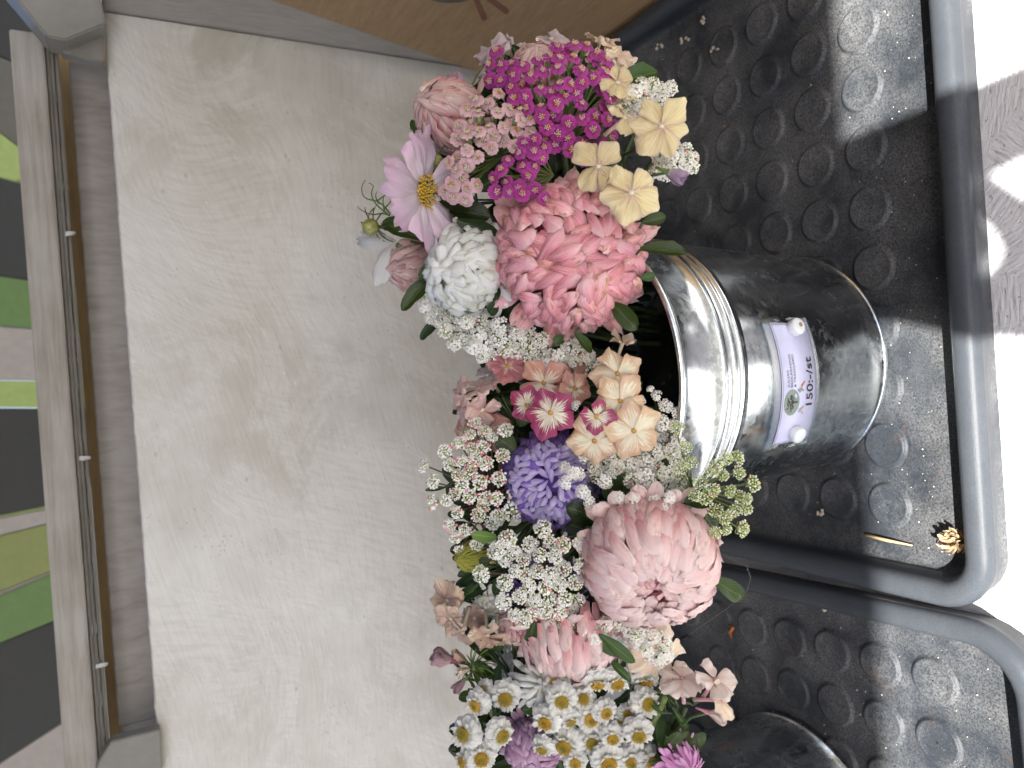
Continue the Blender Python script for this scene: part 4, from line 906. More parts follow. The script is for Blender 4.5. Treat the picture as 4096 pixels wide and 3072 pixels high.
# cosmos buds
BUD = NT('cosmos_bud_skin'); bc = BUD.coord('Object', (1, 1, 1)); BUD = BUD.set(color=BUD.ramp(BUD.noise(BUD.coord('Object', (500, 500, 60)), 1, 3), [(.35, (.16, .17, .04)), (.65, (.36, .36, .12))]), rough=.35)
def bud(label, px, py, d, n, rp, sep, tgt, darker=False):
    R = rp*d/FPX; t = thing('flower_bud', label, 'flower bud', frame(spot(px, py, d), n), 'round cosmos buds'); m = MB(); m.ball((0, 0, 0), R, n=16, k=10, sq=1.02)
    for k in range(8):
        a = k*.7854; m.tube([(math.cos(a)*R*math.cos(b)*1.0, math.sin(a)*R*math.cos(b)*1.0, R*1.03*math.sin(b)) for b in (-.6, -.1, .4, .9, 1.35)], R*.045, 4)
    put('bud_body', m.build('bud_body', BUD), t)
    for k in range(sep):
        a = 6.2832*k/sep+random.uniform(-.2, .2); dv = Vector((math.cos(a), math.sin(a), random.uniform(-.5, .4)))
        put('sepal', leafmesh('thin', LEAFM), t, dirframe(Vector((math.cos(a)*R*.5, math.sin(a)*R*.5, -R*.7)), dv, Vector((0, 0, 1)), R*random.uniform(1.6, 2.6)))
    stem_to(t, tgt, .001, back=.04)
bud('olive cosmos bud with spiky sepals sticking out beyond the pink cosmos', 1482, 908, .46, nrm(-.6, .35, .6), 34, 9, in1())
bud('dark striped round bud tucked between the pink cosmos and the pale yarrow', 1741, 648, .445, nrm(.1, .1, 1), 34, 7, in1())
# feathery cosmos foliage
t = thing('cosmos_foliage', 'fine thread like cosmos leaves against the back board beside the pink cosmos', 'leaves', Matrix.Translation(spot(1570, 868, .47))); m = MB(); O_ = spot(1570, 868, .47)
for path in [[(1570, 868), (1520, 800), (1455, 800), (1442, 745), (1466, 715)], [(1560, 862), (1500, 820), (1480, 770), (1500, 742), (1470, 730)], [(1565, 865), (1530, 850), (1490, 862), (1440, 840), (1428, 822)], [(1540, 850), (1528, 800), (1540, 775)], [(1520, 820), (1500, 790), (1508, 762)], [(1530, 842), (1560, 812), (1572, 790)], [(1500, 830), (1478, 850), (1470, 880)], [(1510, 805), (1530, 785), (1560, 775)]]:
    pts = [spot(a, b, .47+.006*math.sin(i*1.7))-O_ for i, (a, b) in enumerate(path)]
    q = []
    for i in range(len(pts)-1):
        for s in range(5): q.append(pts[i].lerp(pts[i+1], s/5))
    q.append(pts[-1]); q = [(q[max(i-1, 0)]+q[i]+q[min(i+1, len(q)-1)])/3 for i in range(len(q))]; q = [(q[max(i-2, 0)]+q[i]+q[min(i+2, len(q)-1)])/3 for i in range(len(q))]
    m.tube(q, [.0006*(1-.6*i/len(q)) for i in range(len(q))], 5)
put('fronds', m.build('fronds', CALYX), t); stem_to(t, in1(), .001, back=.0)
# yarrow
yarrow('magenta yarrow head of many small round florets above the yellow phlox', [(2290, 265, 150, 95), (2160, 330, 130, 110), (2030, 300, 80, 55), (2330, 380, 120, 110), (2230, 470, 90, 60), (2420, 540, 50, 70), (2260, 540, 90, 60), (1985, 255, 40, 60)], 43, .405, 33, (MAG, MAGE, ORG), (2250, 560, .455), 21, in1(.02), extra=[(2228, 183), (2240, 230), (2390, 210), (2430, 290), (2290, 585), (2340, 640), (2445, 560)])
yarrow('smaller magenta yarrow head hanging over the big pink aster', [(2080, 650, 85, 60), (2020, 720, 65, 60), (2130, 600, 60, 45)], 41, .395, 32, (MAG, MAGE, ORG), (2190, 700, .44), 22, in1(.02), extra=[(2140, 760), (2180, 795), (2090, 775)])
yarrow('pale pink yarrow head with cream centres between the cosmos and the magenta yarrow', [(2010, 440, 110, 85), (1900, 560, 80, 100), (1850, 730, 65, 75), (2070, 530, 90, 60), (1930, 470, 70, 80), (1830, 660, 40, 50)], 40, .402, 33, (PYA, PYE, ORG), (1990, 620, .45), 23, in1(.01), extra=[(2120, 470), (1780, 770)])
yarrow('tiny lilac yarrow sprig peeping out behind the shell pink aster', [(1822, 322, 32, 38), (1975, 250, 30, 30)], 34, .485, 26, (LYA, MAGE, ORG), (1850, 370, .50), 24, in1(.02))
# phlox
phlox('butter yellow phlox blooms with mauve petal edges, closest to the camera over the tray', [(2645, 505, .385, .05, .05, 1, 128, .1, 6), (2525, 770, .38, .1, .1, 1, 126, .4), (2392, 665, .39, -.3, .1, .9, 122, 1.1, 4), (2500, 470, .40, .5, -.3, .6, 80, 0, 4)], PHY, (2460, 620, .42), in1(.02), CEYE)
phlox('cream and faded peach phlox florets crowning the right end of the bouquet', [(2330, 205, .45, .15, -.75, .5, 92, 0, 5, .1, PHD), (2255, 190, .46, -.2, -.7, .4, 80, .5, 5, .1, PHD), (2400, 165, .46, .2, -.8, .4, 72, .2, 5, .25, PHC), (2470, 215, .45, .4, -.6, .6, 88, .8, 5, .2, PHC), (2420, 235, .445, .1, -.5, .7, 88, .3, 5, .1, PHP), (2470, 330, .42, .35, -.3, .8, 96, .2, 5, .2, PHY), (2435, 300, .43, .1, -.6, .7, 80, .9, 5, .2, PHC), (2465, 400, .425, .6, .0, .6, 70, .2, 5, .25, PHC), (2520, 260, .46, .6, -.5, .4, 60, .1, 4, .5, PHC)], PHC, (2400, 330, .48), in1(.03), CEYE)
phlox('greyish cream phlox with a translucent look against the kraft panel', [(1975, 205, .48, -.4, -.6, .6, 85, .2, 5, .25), (2050, 190, .49, .5, -.6, .4, 60, .4, 4, .5), (1950, 250, .475, -.7, -.3, .6, 60, .9, 4, .2)], PHL, (2010, 290, .50), in1(.03), CEYE)
phlox('two pale lilac phlox petals at the very back near the kraft panel', [(2205, 155, .50, -.1, -.4, .7, 70, .6, 5), ], PHL, (2220, 230, .51), in1(.03), CEYE)
def bell(label, px, py, ex, ey, d, w, mat, tgt, calyx=CALYX, group='closed phlox buds'):
    a = spot(px, py, d); b = spot(ex, ey, d-.004); dv = b-a; L_ = dv.length; t = thing('phlox_bud', label, 'flower bud', frame(a, dv), group); r = w*d/FPX*.5
    pm = petal('petal', mat, L_, r*1.7, .6, .3, .12, -.12, .4, seed=int(px), wav=r*.1)
    for k in range(5):
        q = k*1.2566; put('petal', pm, t, dirframe(Vector((math.cos(q), math.sin(q), 0))*r*.35, Vector((math.cos(q)*.22, math.sin(q)*.22, 1)), Vector((math.cos(q), math.sin(q), 0)), random.uniform(.9, 1.05)) @ Matrix.Rotation(.35, 4, 'Y'))
    m = MB(); m.tube([(0, 0, -L_*.7), (0, 0, -L_*.35), (0, 0, 0), (0, 0, L_*.7)], [r*.15, r*.22, r*.42, r*.5], 8); put('calyx', m.build('calyx', calyx), t); stem_to(t, tgt, .0009, back=.02)
LIB = petal_mat('lilac_bud_petal', (.62, .56, .58), (.52, .42, .52), (.42, .30, .44), vein=(.4, .28, .42), va=.5)
bell('half open lilac phlox bud pointing at the tray below the white lace flower', 2672, 690, 2745, 722, .395, 66, LIB, in1(.02))
# white lace
umbel('small white lace flower between the yellow phlox and the green leaf', [(x, y, random.uniform(30, 38), .425+random.uniform(-.006, .008), random.choice(['white', 'open', 'open', 'white'])) for x, y in poisson([(2575, 400, 70, 65), (2520, 440, 30, 50), (2640, 355, 45, 25)], 34, 31)], (2560, 470, .455), 'white', in1(.02), seed=31)
umbel('white lace flower tucked under the yellow phlox at the tray side', [(x, y, random.uniform(28, 36), .41+random.uniform(-.004, .01), random.choice(['white', 'open'])) for x, y in poisson([(2730, 635, 50, 55), (2680, 650, 60, 40), (2650, 690, 30, 20)], 32, 32)], (2610, 640, .44), 'white', in1(.02), seed=32)
umbel('broad white lace flower spreading under the white and the big pink aster', [(x, y, random.uniform(34, 44), .455+random.uniform(-.012, .012), random.choice(['white', 'open', 'white'])) for x, y in poisson([(1890, 1330, 110, 60), (2010, 1370, 120, 75), (2150, 1400, 130, 75), (2280, 1440, 90, 60), (1820, 1290, 60, 40)], 40, 33)], (2100, 1330, .50), 'white', in1(), seed=33, tilt=.45)
umbel('narrow white lace sprig curling down beside the white aster', [(x, y, random.uniform(26, 34), .47+random.uniform(-.005, .005), random.choice(['white', 'open'])) for x, y in poisson([(1715, 1180, 26, 60), (1745, 1250, 30, 36), (1735, 1210, 20, 20)], 30, 34)], (1800, 1240, .49), 'white', in1(), seed=34)
umbel('few loose white lace florets over the dark gap by the bucket rim', [(2310, 1365, 24, .45, 'open'), (2350, 1420, 30, .45, 'open'), (2400, 1455, 28, .45, 'open'), (2440, 1480, 20, .45, 'open'), (2300, 1440, 30, .45, 'open')], (2330, 1490, .48), 'open', in1(), seed=35)
# leaves of the front right bouquet
sprig('large glossy oval leaf with a brown tip, over the tray beside the cream phlox', [(2470, 330, 2632, 278, .43, 92, 'oval', (.2, -.3, .9))], (2450, 340, .46), LEAFM, in1(.03))
sprig('olive leaf standing up behind the pink cosmos against the back board', [(1712, 590, 1642, 472, .47, 44, 'oval', (-.3, .1, .9)), (1715, 585, 1690, 520, .475, 40, 'oval')], (1730, 640, .48), LEAFM, in1())
sprig('two olive green leaves jutting out between the dusty aster and the back board', [(1745, 1105, 1598, 1228, .46, 68, 'long', (-.2, -.3, .9)), (1760, 1050, 1678, 1115, .455, 62, 'oval', (-.1, -.2, 1)), (1690, 960, 1525, 880, .46, 85, 'oval', (-.1, -.4, .9))], (1760, 1120, .48), LEAFM, in1())
sprig('dark narrow leaf hanging below the lace sprig at the back board', [(1770, 1275, 1672, 1355, .475, 44, 'long', (-.3, -.2, .9))], (1800, 1260, .49), LEAFD, in1())
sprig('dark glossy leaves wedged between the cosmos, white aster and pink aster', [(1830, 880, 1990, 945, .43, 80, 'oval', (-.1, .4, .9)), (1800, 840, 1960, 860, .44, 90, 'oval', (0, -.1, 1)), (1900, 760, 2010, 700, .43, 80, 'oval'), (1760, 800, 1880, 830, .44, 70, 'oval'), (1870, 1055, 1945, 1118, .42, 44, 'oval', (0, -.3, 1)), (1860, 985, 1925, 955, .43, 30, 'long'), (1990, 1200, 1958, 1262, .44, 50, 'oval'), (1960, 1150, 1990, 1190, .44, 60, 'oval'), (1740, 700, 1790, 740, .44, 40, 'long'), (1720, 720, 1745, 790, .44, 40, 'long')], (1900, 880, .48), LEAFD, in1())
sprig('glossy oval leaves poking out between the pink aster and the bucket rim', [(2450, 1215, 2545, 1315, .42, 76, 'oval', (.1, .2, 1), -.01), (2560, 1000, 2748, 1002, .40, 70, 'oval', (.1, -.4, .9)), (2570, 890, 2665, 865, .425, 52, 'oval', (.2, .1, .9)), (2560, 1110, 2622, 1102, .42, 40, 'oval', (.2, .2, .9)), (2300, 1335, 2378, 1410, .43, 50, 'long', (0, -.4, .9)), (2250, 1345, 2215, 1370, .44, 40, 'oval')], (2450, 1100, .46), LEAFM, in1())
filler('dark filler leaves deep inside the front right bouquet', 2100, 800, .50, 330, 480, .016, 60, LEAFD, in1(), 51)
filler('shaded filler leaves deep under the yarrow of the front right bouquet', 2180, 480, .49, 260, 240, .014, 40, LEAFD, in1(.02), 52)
# ================================================================== middle bouquet
aster('deep purple china aster with a pale lilac heart under the crimson phlox', 2210, 1920, .455, nrm(-.12, -.1, 1), 248, PURP, N=280, mode='out', flat=.8, pl=.34, pw=.125, jit=.35, lift=.34, curl=-1.3, cup=.4, outer=20, opl=.40, tgt=in2(), seed=13, core=PURPD, th0=.5)
pa = bpy.data.objects['aster.005']; rp_ = random.Random(4)
for i in range(110):
    R = 248*.455/FPX; th = .04+.78*math.sqrt((i+.5)/110); ph = i*2.39996; p = Vector((R*.8*math.sin(th)*math.cos(ph), R*.8*math.sin(th)*math.sin(ph), R*.8*math.cos(th)*.97)); tt = Vector((math.cos(ph+rp_.gauss(0, .9)), math.sin(ph+rp_.gauss(0, .9)), .9-th*1.2))
    if i == 0: PVM = [petal('petal', PURPC, L=R*.29, W=R*.105, a0=.4, a1=-1.5, cup=.6, seed=s) for s in range(3)]
    put('petal', PVM[i % 3], pa, dirframe(p-tt.normalized()*R*.12, tt, Vector((-math.cos(ph)*.6, -math.sin(ph)*.6, 1)), rp_.uniform(.8, 1.15)))
aster('large blush pink china aster with a deep pink hollow centre, lowest over the tray', 2600, 2240, .405, nrm(-.02, .42, .9), 345, PALE, N=210, mode='in', flat=.80, pl=.52, pw=.19, jit=.2, lift=.34, curl=-1.1, cup=.3, outer=30, opl=.36, tgt=in2(), seed=14, core=PALED, th0=.46, hollow=.35, elong=1.0, coresize=.52)
aster('pale pink aster with long petals hanging down above the feverfew', 2290, 2530, .44, nrm(.1, .88, .3), 232, PALE, N=80, mode='in', flat=.7, pl=.85, pw=.24, jit=.2, lift=.3, curl=-.5, cup=.35, outer=18, opl=.7, tgt=in2(), seed=15, core=PALED, elong=1.25)
aster('small pink aster with short curled petals beside the faded phlox', 2085, 2505, .455, nrm(-.2, .7, .5), 105, SHELL, N=60, mode='in', flat=.8, pl=.6, pw=.2, jit=.3, lift=.3, outer=12, tgt=in2(), seed=16, core=PALED)
aster('violet aster of loose straight petals mostly hidden behind the lace flower', 2200, 2410, .47, nrm(0, .3, .9), 190, PURP, N=50, mode='out', flat=.4, pl=.6, pw=.16, jit=.3, lift=.1, curl=-.5, outer=26, opl=.7, tgt=in2(), seed=17, core=PURPD)
aster('small white aster with spread petals under the dark leaf stack', 1962, 2430, .47, nrm(-.3, .5, .7), 92, WHT, N=26, mode='out', flat=.4, pl=.6, pw=.3, jit=.2, lift=.1, outer=14, opl=.7, tgt=in2(), seed=18, core=WHTD)
aster('yellow green aster bud opening beside the dark leaf stack', 1895, 2222, .455, nrm(-.75, .1, .6), 78, YELG, N=120, mode='in', flat=1.1, pl=.9, pw=.10, jit=.08, lift=.12, curl=-.6, cup=.2, outer=10, opl=.7, tgt=in2(), seed=19, core=LEAFL)
hp = bpy.data.objects['aster.006']; RH = 345*.405/FPX; rh = random.Random(8)
hpm = [petal('petal', PK, L=RH*.42, W=RH*.13, a0=.2, a1=-.9, cup=.4, seed=k+90) for k in range(4)]
for i in range(34):
    a = i*2.39996; q = .06+.30*math.sqrt(i/34); up = Vector((-math.cos(a)*.15+rh.uniform(-.25, .25), -math.sin(a)*.15+rh.uniform(-.25, .25), 1))
    put('petal', hpm[i % 4], hp, dirframe(Vector((math.cos(a)*q*RH, math.sin(a)*q*RH, RH*.16)), up, Vector((math.cos(a), math.sin(a), .2)), rh.uniform(.8, 1.1)))
phlox('peach phlox blooms with starry cream centres beside the bucket rim', [(2470, 1495, .415, .05, -.25, 1, 112, .1), (2480, 1602, .405, .1, .05, 1, 115, .5), (2535, 1722, .40, .05, .05, 1, 124, .1, 5, 0, PHP), (2378, 1762, .405, -.1, .15, 1, 116, .4), (2300, 1555, .44, .2, -.3, .7, 70, .4, 5, .2, PHS)], PHP, (2420, 1640, .45), in2(), EYE)
phlox('pale cream phlox floret seen from the side over the black bucket opening', [(2490, 1372, .44, .2, -.7, .2, 62, .6, 4, .5)], PHC, (2480, 1420, .46), in2(), CEYE)
phlox('salmon and dusty rose phlox florets under the broad lace flower', [(2175, 1530, .44, 0, .1, 1, 112, .9, 4, 0, PHS), (2030, 1465, .455, .1, -.3, .9, 82, .2, 5, .2, PHR), (2290, 1525, .455, .5, -.2, .7, 80, .5, 5, .2, PHS), (2230, 1575, .46, .3, .5, .6, 60, .1, 4, .2, PHB)], PHS, (2140, 1590, .48), in2(), EYE)
phlox('crimson phlox with white star streaks above the purple aster', [(2202, 1650, .405, .0, .05, 1, 112, .3), (2110, 1620, .42, -.3, -.1, .9, 78, .9, 5, .2), (2385, 1665, .40, .2, .1, .9, 74, .2, 4, .3)], PHM, (2200, 1690, .45), in2(), EYE)
phlox('blush pink phlox trumpets facing the back board', [(1835, 1575, .47, -.75, -.25, .3, 68, .4, 5, .15), (1915, 1555, .465, -.3, -.8, .3, 82, .8, 5, .2), (1850, 1640, .465, -.8, .2, .4, 72, .1, 5, .15), (1930, 1640, .46, .3, .3, .7, 70, .5, 4, .2), (1950, 1500, .475, -.4, -.6, .5, 60, .3, 5, .1, PHL)], PHB, (1990, 1620, .48), in2(), CEYE)
phlox('tawny orange phlox floret behind the pinkish lace flower', [(1940, 1730, .475, -.3, .1, .9, 100, .2), (1860, 1730, .48, -.4, .3, .7, 60, .7), (2010, 1700, .48, .1, -.3, .9, 60, .7)], PHS, (1960, 1790, .49), in2(), EYE)
phlox('withered beige phlox florets with curled purple edges at the back board', [(1790, 2400, .46, -.5, -.1, .6, 88, .3, 5, .35), (1800, 2470, .455, -.4, .4, .7, 80, .9, 5, .3), (1850, 2530, .455, -.2, .7, .5, 75, .5, 4, .3), (1950, 2540, .45, .1, .6, .7, 85, .1, 4, .3), (1900, 2470, .47, 0, .2, .9, 60, .4, 5, .3), (2000, 2560, .455, .1, .8, .5, 60, .4, 4, .3)], PHD, (1900, 2440, .49), in2(), CEYE, jag=.07, lobes=2)
phlox('broad cream phlox petals under the blush aster, beside the dark tray', [(2625, 2620, .42, .2, .25, 1, 132, 2.0, 5), (2490, 2590, .43, -.1, .3, .9, 80, .5, 4)], PHC, (2560, 2540, .45), in2(), CEYE, tubecol=PKD)
# lace flowers of the middle bouquet
pinkish = [(1697, 1865, 32), (1735, 1925, 36), (1733, 2010, 36), (1780, 1805, 36), (1838, 1772, 36), (1800, 1858, 34), (1845, 1845, 30), (1785, 2000, 32), (1900, 1692, 32), (1938, 1725, 32), (2022, 1722, 36), (2010, 1822, 34), (1945, 1855, 34), (1885, 1795, 30), (1930, 1790, 34), (1880, 1890, 36), (1920, 1930, 38), (1850, 1940, 34), (1880, 1985, 36), (1945, 1990, 32), (1995, 1915, 36), (1830, 1900, 30), (1820, 1975, 30), (2115, 1868, 34), (2065, 1972, 42), (1985, 1995, 34), (1932, 2025, 32), (1830, 2050, 30), (1800, 2100, 32), (1860, 2120, 30), (1915, 2060, 34), (1970, 2090, 36), (1820, 2150, 30), (1840, 2200, 28), (1960, 2150, 30), (1990, 2060, 34), (2045, 2045, 46), (1905, 2180, 30), (1880, 1740, 28), (1900, 1840, 34), (1970, 1750, 26)]
umbel('large greenish pink tipped lace flower spreading towards the back board', [(x, y, r*.98, .435+.00006*math.hypot(x-1950, y-1950)+random.uniform(-.006, .006)) for x, y, r in pinkish], (1980, 1990, .475), 'bud', in2(), STEMP, seed=41, tilt=.55)
cen = [(2172, 2115, 44), (2252, 2180, 40), (2325, 2175, 44), (2335, 2262, 48), (2410, 2352, 42), (2120, 2178, 40), (2030, 2155, 44), (1985, 2205, 44), (1925, 2295, 44), (2095, 2240, 34), (2160, 2220, 36), (2200, 2170, 34), (2220, 2225, 38), (2020, 2330, 42), (2060, 2285, 34), (2105, 2300, 36), (2150, 2285, 36), (2200, 2300, 42), (2250, 2275, 42), (2300, 2330, 38), (2240, 2340, 38), (2180, 2350, 36), (2120, 2345, 36), (2080, 2385, 38), (2140, 2400, 36), (2200, 2395, 36), (2260, 2395, 38), (2310, 2400, 36), (2015, 2405, 42), (2060, 2210, 36), (2060, 2460, 36), (2120, 2455, 38), (2180, 2445, 38), (2240, 2450, 36), (2290, 2440, 30), (2090, 2490, 36), (2210, 2500, 36), (2270, 2500, 36), (2020, 2240, 36)]
umbel('big flat white lace flower in the middle of the bouquet, over the purple aster', [(x, y, r*.93, .402+.00005*math.hypot(x-2170, y-2290)+random.uniform(-.004, .004), random.choice(['bud', 'white', 'white'])) for x, y, r in cen], (2170, 2310, .455), 'bud', in2(), STEMP, seed=42, tilt=.5)
umbel('dense white lace flower spilling from the peach phlox over the bucket rim', [(x, y, random.uniform(32, 42), .425+random.uniform(-.012, .012), random.choice(['white', 'white', 'open'])) for x, y in poisson([(2480, 1850, 130, 75), (2600, 1850, 110, 110), (2380, 1830, 70, 50), (2650, 1950, 90, 80), (2560, 1980, 110, 60), (2600, 2070, 60, 50), (2680, 1780, 60, 60)], 37, 43)], (2560, 1870, .465), 'white', in2(), seed=43, tilt=.45)
umbel('airy white lace florets standing over the dark bucket opening', [(2560, 1600, 20, .42, 'open'), (2625, 1580, 22, .42, 'open'), (2665, 1625, 28, .42, 'open'), (2710, 1650, 24, .42, 'open'), (2650, 1690, 34, .42, 'open'), (2600, 1660, 28, .42, 'open'), (2700, 1700, 28, .42, 'open'), (2600, 1555, 16, .42, 'open')], (2655, 1740, .45), 'open', in2(), seed=44)
umbel('loose white lace florets scattered across the purple aster', [(2300, 1620, 22, .42, 'open'), (2255, 1870, 26, .42, 'open'), (2290, 1890, 28, .41, 'open'), (2260, 1930, 28, .41, 'open'), (2330, 1970, 30, .41, 'open'), (2360, 2010, 26, .41, 'open'), (2420, 1930, 30, .41, 'open'), (2310, 1900, 30, .42, 'open')], (2400, 1880, .45), 'open', in2(), seed=45)
umbel('small white lace florets lying on the top of the blush aster', [(2560, 2060, 34, .395, 'open'), (2510, 2080, 28, .395, 'open'), (2620, 2010, 30, .395, 'open'), (2575, 2100, 28, .39, 'open'), (2660, 2040, 26, .39, 'open'), (2680, 1990, 26, .39, 'open'), (2530, 2010, 28, .395, 'open'), (2470, 1990, 28, .40, 'open')], (2570, 2000, .43), 'open', in2(), seed=46)
grn = [(2705, 1710, 34), (2740, 1790, 32), (2760, 1850, 34), (2900, 1832, 34), (2860, 1865, 32), (2950, 1830, 34), (2955, 1890, 32), (2890, 1900, 30), (3012, 1935, 38), (2920, 1965, 32), (2960, 1990, 34), (2985, 2035, 30), (2855, 1960, 32), (2800, 1930, 34), (2820, 1990, 36), (2860, 2040, 34), (2900, 2070, 34), (2905, 2120, 28), (2860, 2130, 30), (2970, 2115, 38), (2780, 1980, 30), (2940, 2040, 32), (2990, 1995, 26), (2840, 1885, 26), (2720, 1870, 32)]
umbel('lime green lace flower reaching out over the bucket and tray', [(x, y, r, .39+random.uniform(-.006, .006)) for x, y, r in grn], (2770, 1960, .425), 'green', in2(), STEMY, seed=47, tilt=.75)
umbel('white lace flower seen edge on, below the blush aster', [(x, y, random.uniform(28, 36), .415+random.uniform(-.008, .008), random.choice(['white', 'white', 'open'])) for x, y in poisson([(2400, 2520, 80, 35), (2510, 2545, 80, 38), (2610, 2570, 70, 40), (2640, 2620, 35, 30)], 32, 48)], (2520, 2500, .445), 'white', in2(), seed=48)
# leaves of the middle bouquet
stack = [(1960, 2190, 1790, 2200, 60), (1930, 2210, 1800, 2235, 44), (1925, 2240, 1820, 2265, 40), (1935, 2260, 1830, 2300, 44), (1960, 2270, 1830, 2340, 48), (1970, 2290, 1808, 2345, 46), (1985, 2300, 1855, 2360, 46), (2000, 2310, 1805, 2405, 54), (1985, 2290, 1930, 2400, 54), (1995, 2290, 1950, 2420, 56), (2005, 2300, 1975, 2395, 44), (2000, 2130, 2010, 2290, 50), (1900, 2060, 1780, 2055, 40), (1890, 2100, 1785, 2105, 36)]
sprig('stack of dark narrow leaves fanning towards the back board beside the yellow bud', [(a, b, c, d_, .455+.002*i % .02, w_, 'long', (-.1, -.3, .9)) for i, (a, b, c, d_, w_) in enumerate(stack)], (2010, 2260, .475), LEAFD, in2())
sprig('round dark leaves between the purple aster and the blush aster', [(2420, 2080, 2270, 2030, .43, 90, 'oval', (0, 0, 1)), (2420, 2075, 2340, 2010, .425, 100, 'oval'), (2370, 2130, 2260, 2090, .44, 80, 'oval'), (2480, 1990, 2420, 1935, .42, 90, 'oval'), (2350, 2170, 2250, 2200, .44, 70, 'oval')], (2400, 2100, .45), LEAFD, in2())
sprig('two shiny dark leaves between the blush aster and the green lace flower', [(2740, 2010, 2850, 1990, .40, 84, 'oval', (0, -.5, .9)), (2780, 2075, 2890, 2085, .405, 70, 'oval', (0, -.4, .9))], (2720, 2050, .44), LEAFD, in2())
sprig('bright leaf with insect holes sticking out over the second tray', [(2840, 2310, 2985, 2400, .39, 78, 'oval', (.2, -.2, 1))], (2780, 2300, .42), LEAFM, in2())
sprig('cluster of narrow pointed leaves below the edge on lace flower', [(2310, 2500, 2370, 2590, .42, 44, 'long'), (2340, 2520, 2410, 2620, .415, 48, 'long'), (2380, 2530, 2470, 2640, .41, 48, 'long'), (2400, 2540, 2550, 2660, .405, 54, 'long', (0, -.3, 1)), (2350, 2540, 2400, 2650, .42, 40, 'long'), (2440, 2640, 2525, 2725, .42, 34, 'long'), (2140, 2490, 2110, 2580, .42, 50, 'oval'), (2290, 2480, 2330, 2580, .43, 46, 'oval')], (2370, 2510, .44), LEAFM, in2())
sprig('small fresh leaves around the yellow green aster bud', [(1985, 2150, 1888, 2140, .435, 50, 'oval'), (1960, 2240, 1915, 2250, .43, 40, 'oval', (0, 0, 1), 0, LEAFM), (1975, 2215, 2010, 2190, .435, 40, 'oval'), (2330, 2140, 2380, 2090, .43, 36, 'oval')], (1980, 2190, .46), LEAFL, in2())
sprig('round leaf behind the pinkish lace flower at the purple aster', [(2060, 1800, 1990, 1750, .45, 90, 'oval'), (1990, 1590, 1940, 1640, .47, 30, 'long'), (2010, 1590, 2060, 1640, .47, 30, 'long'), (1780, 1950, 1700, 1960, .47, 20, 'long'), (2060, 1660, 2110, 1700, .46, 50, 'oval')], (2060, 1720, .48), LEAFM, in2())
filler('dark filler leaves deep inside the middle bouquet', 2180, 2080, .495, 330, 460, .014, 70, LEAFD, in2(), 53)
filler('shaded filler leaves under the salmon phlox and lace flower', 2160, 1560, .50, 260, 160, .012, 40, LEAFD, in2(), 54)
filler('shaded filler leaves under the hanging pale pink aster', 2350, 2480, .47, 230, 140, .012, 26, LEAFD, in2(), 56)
# ================================================================== lower left bouquet
Z = lambda x, y: (1650+x/1.4747, 2450+y/1.4747)
hd = [(548, 505, 96, -.1, .0, 1), (375, 545, 88, -.6, .15, .7), (305, 715, 88, -.7, .1, .7), (525, 725, 98, .4, .15, .9), (405, 860, 98, -.05, .1, 1), (845, 425, 78, -.1, -.5, .8), (880, 520, 96, .0, .1, 1), (1010, 510, 72, 0, -.2, 1), (970, 405, 70, .05, .6, .7), (1090, 415, 86, .1, .65, .6), (1205, 415, 92, .1, .6, .7), (1372, 410, 92, .2, .45, .8), (1385, 540, 98, .15, .05, 1), (785, 645, 90, -.25, .2, .9), (1050, 625, 94, .1, .15, 1), (1140, 590, 70, .1, .0, 1), (1212, 662, 90, 0, .1, 1), (1268, 600, 62, .1, 0, 1), (897, 785, 100, -.35, .1, .9), (1055, 768, 86, .05, .1, 1), (1335, 722, 94, .15, .2, 1), (765, 805, 80, -.3, .4, .8), (1155, 882, 98, .1, .2, 1), (960, 888, 76, -.1, .1, 1), (1300, 882, 92, .05, .1, 1), (1412, 888, 86, .5, .1, .8), (300, 880, 74, -.7, .1, .6), (930, 640, 70, .1, .5, .7), (1180, 740, 80, .1, .3, .9), (420, 455, 60, -.5, -.3, .6)]
hd3 = [(*Z(a, b), r/1.4747*1.38, nx, ny, nz, .43+random.uniform(-.012, .012)) for a, b, r, nx, ny, nz in hd]
feverfew('feverfew spray of white double daisies at the left, against the back board', [hd3[i] for i in (0, 1, 2, 3, 4, 26, 29)], (1960, 2950, .48), in3(), 61)
feverfew('feverfew daisies packed closely under the hanging pale pink aster', [hd3[i] for i in (5, 6, 7, 8, 9, 10, 27, 13)], (2300, 2850, .48), in3(), 62)
feverfew('feverfew daisies nearest the tray, beside the hairy phlox stalk', [hd3[i] for i in (11, 12, 17, 20, 24, 25)], (2500, 2930, .48), in3(), 63)
feverfew('feverfew daisies with golden centres in the middle of the lower bouquet', [hd3[i] for i in (14, 15, 16, 18, 19, 21, 22, 23, 28)], (2350, 2960, .48), in3(), 64)
aster('lilac china aster ringed by feverfew daisies', 2130, 2985, .455, nrm(-.15, .05, 1), 145, LILA, N=110, mode='in', flat=.8, pl=.5, pw=.2, jit=.4, lift=.35, curl=-.9, cup=.4, outer=20, opl=.5, tgt=in3(), seed=71, core=LILD)
aster('cream white aster with quilled outer petals above the feverfew daisies', 2170, 2735, .445, nrm(.1, -.3, .9), 112, WHT, N=60, mode='out', flat=.7, pl=.7, pw=.2, jit=.25, lift=.35, curl=-.3, cup=.4, outer=18, opl=.8, tgt=in3(), seed=72, core=WHTD)
aster('bright orchid pink aster with pointed petals at the bottom edge of the photo', 2720, 3060, .42, nrm(.55, .2, .7), 105, MAGP, N=60, mode='out', flat=.6, pl=.7, pw=.16, jit=.15, lift=.25, curl=-.2, cup=.4, outer=22, opl=.8, tgt=in3(), seed=73, core=LILD)
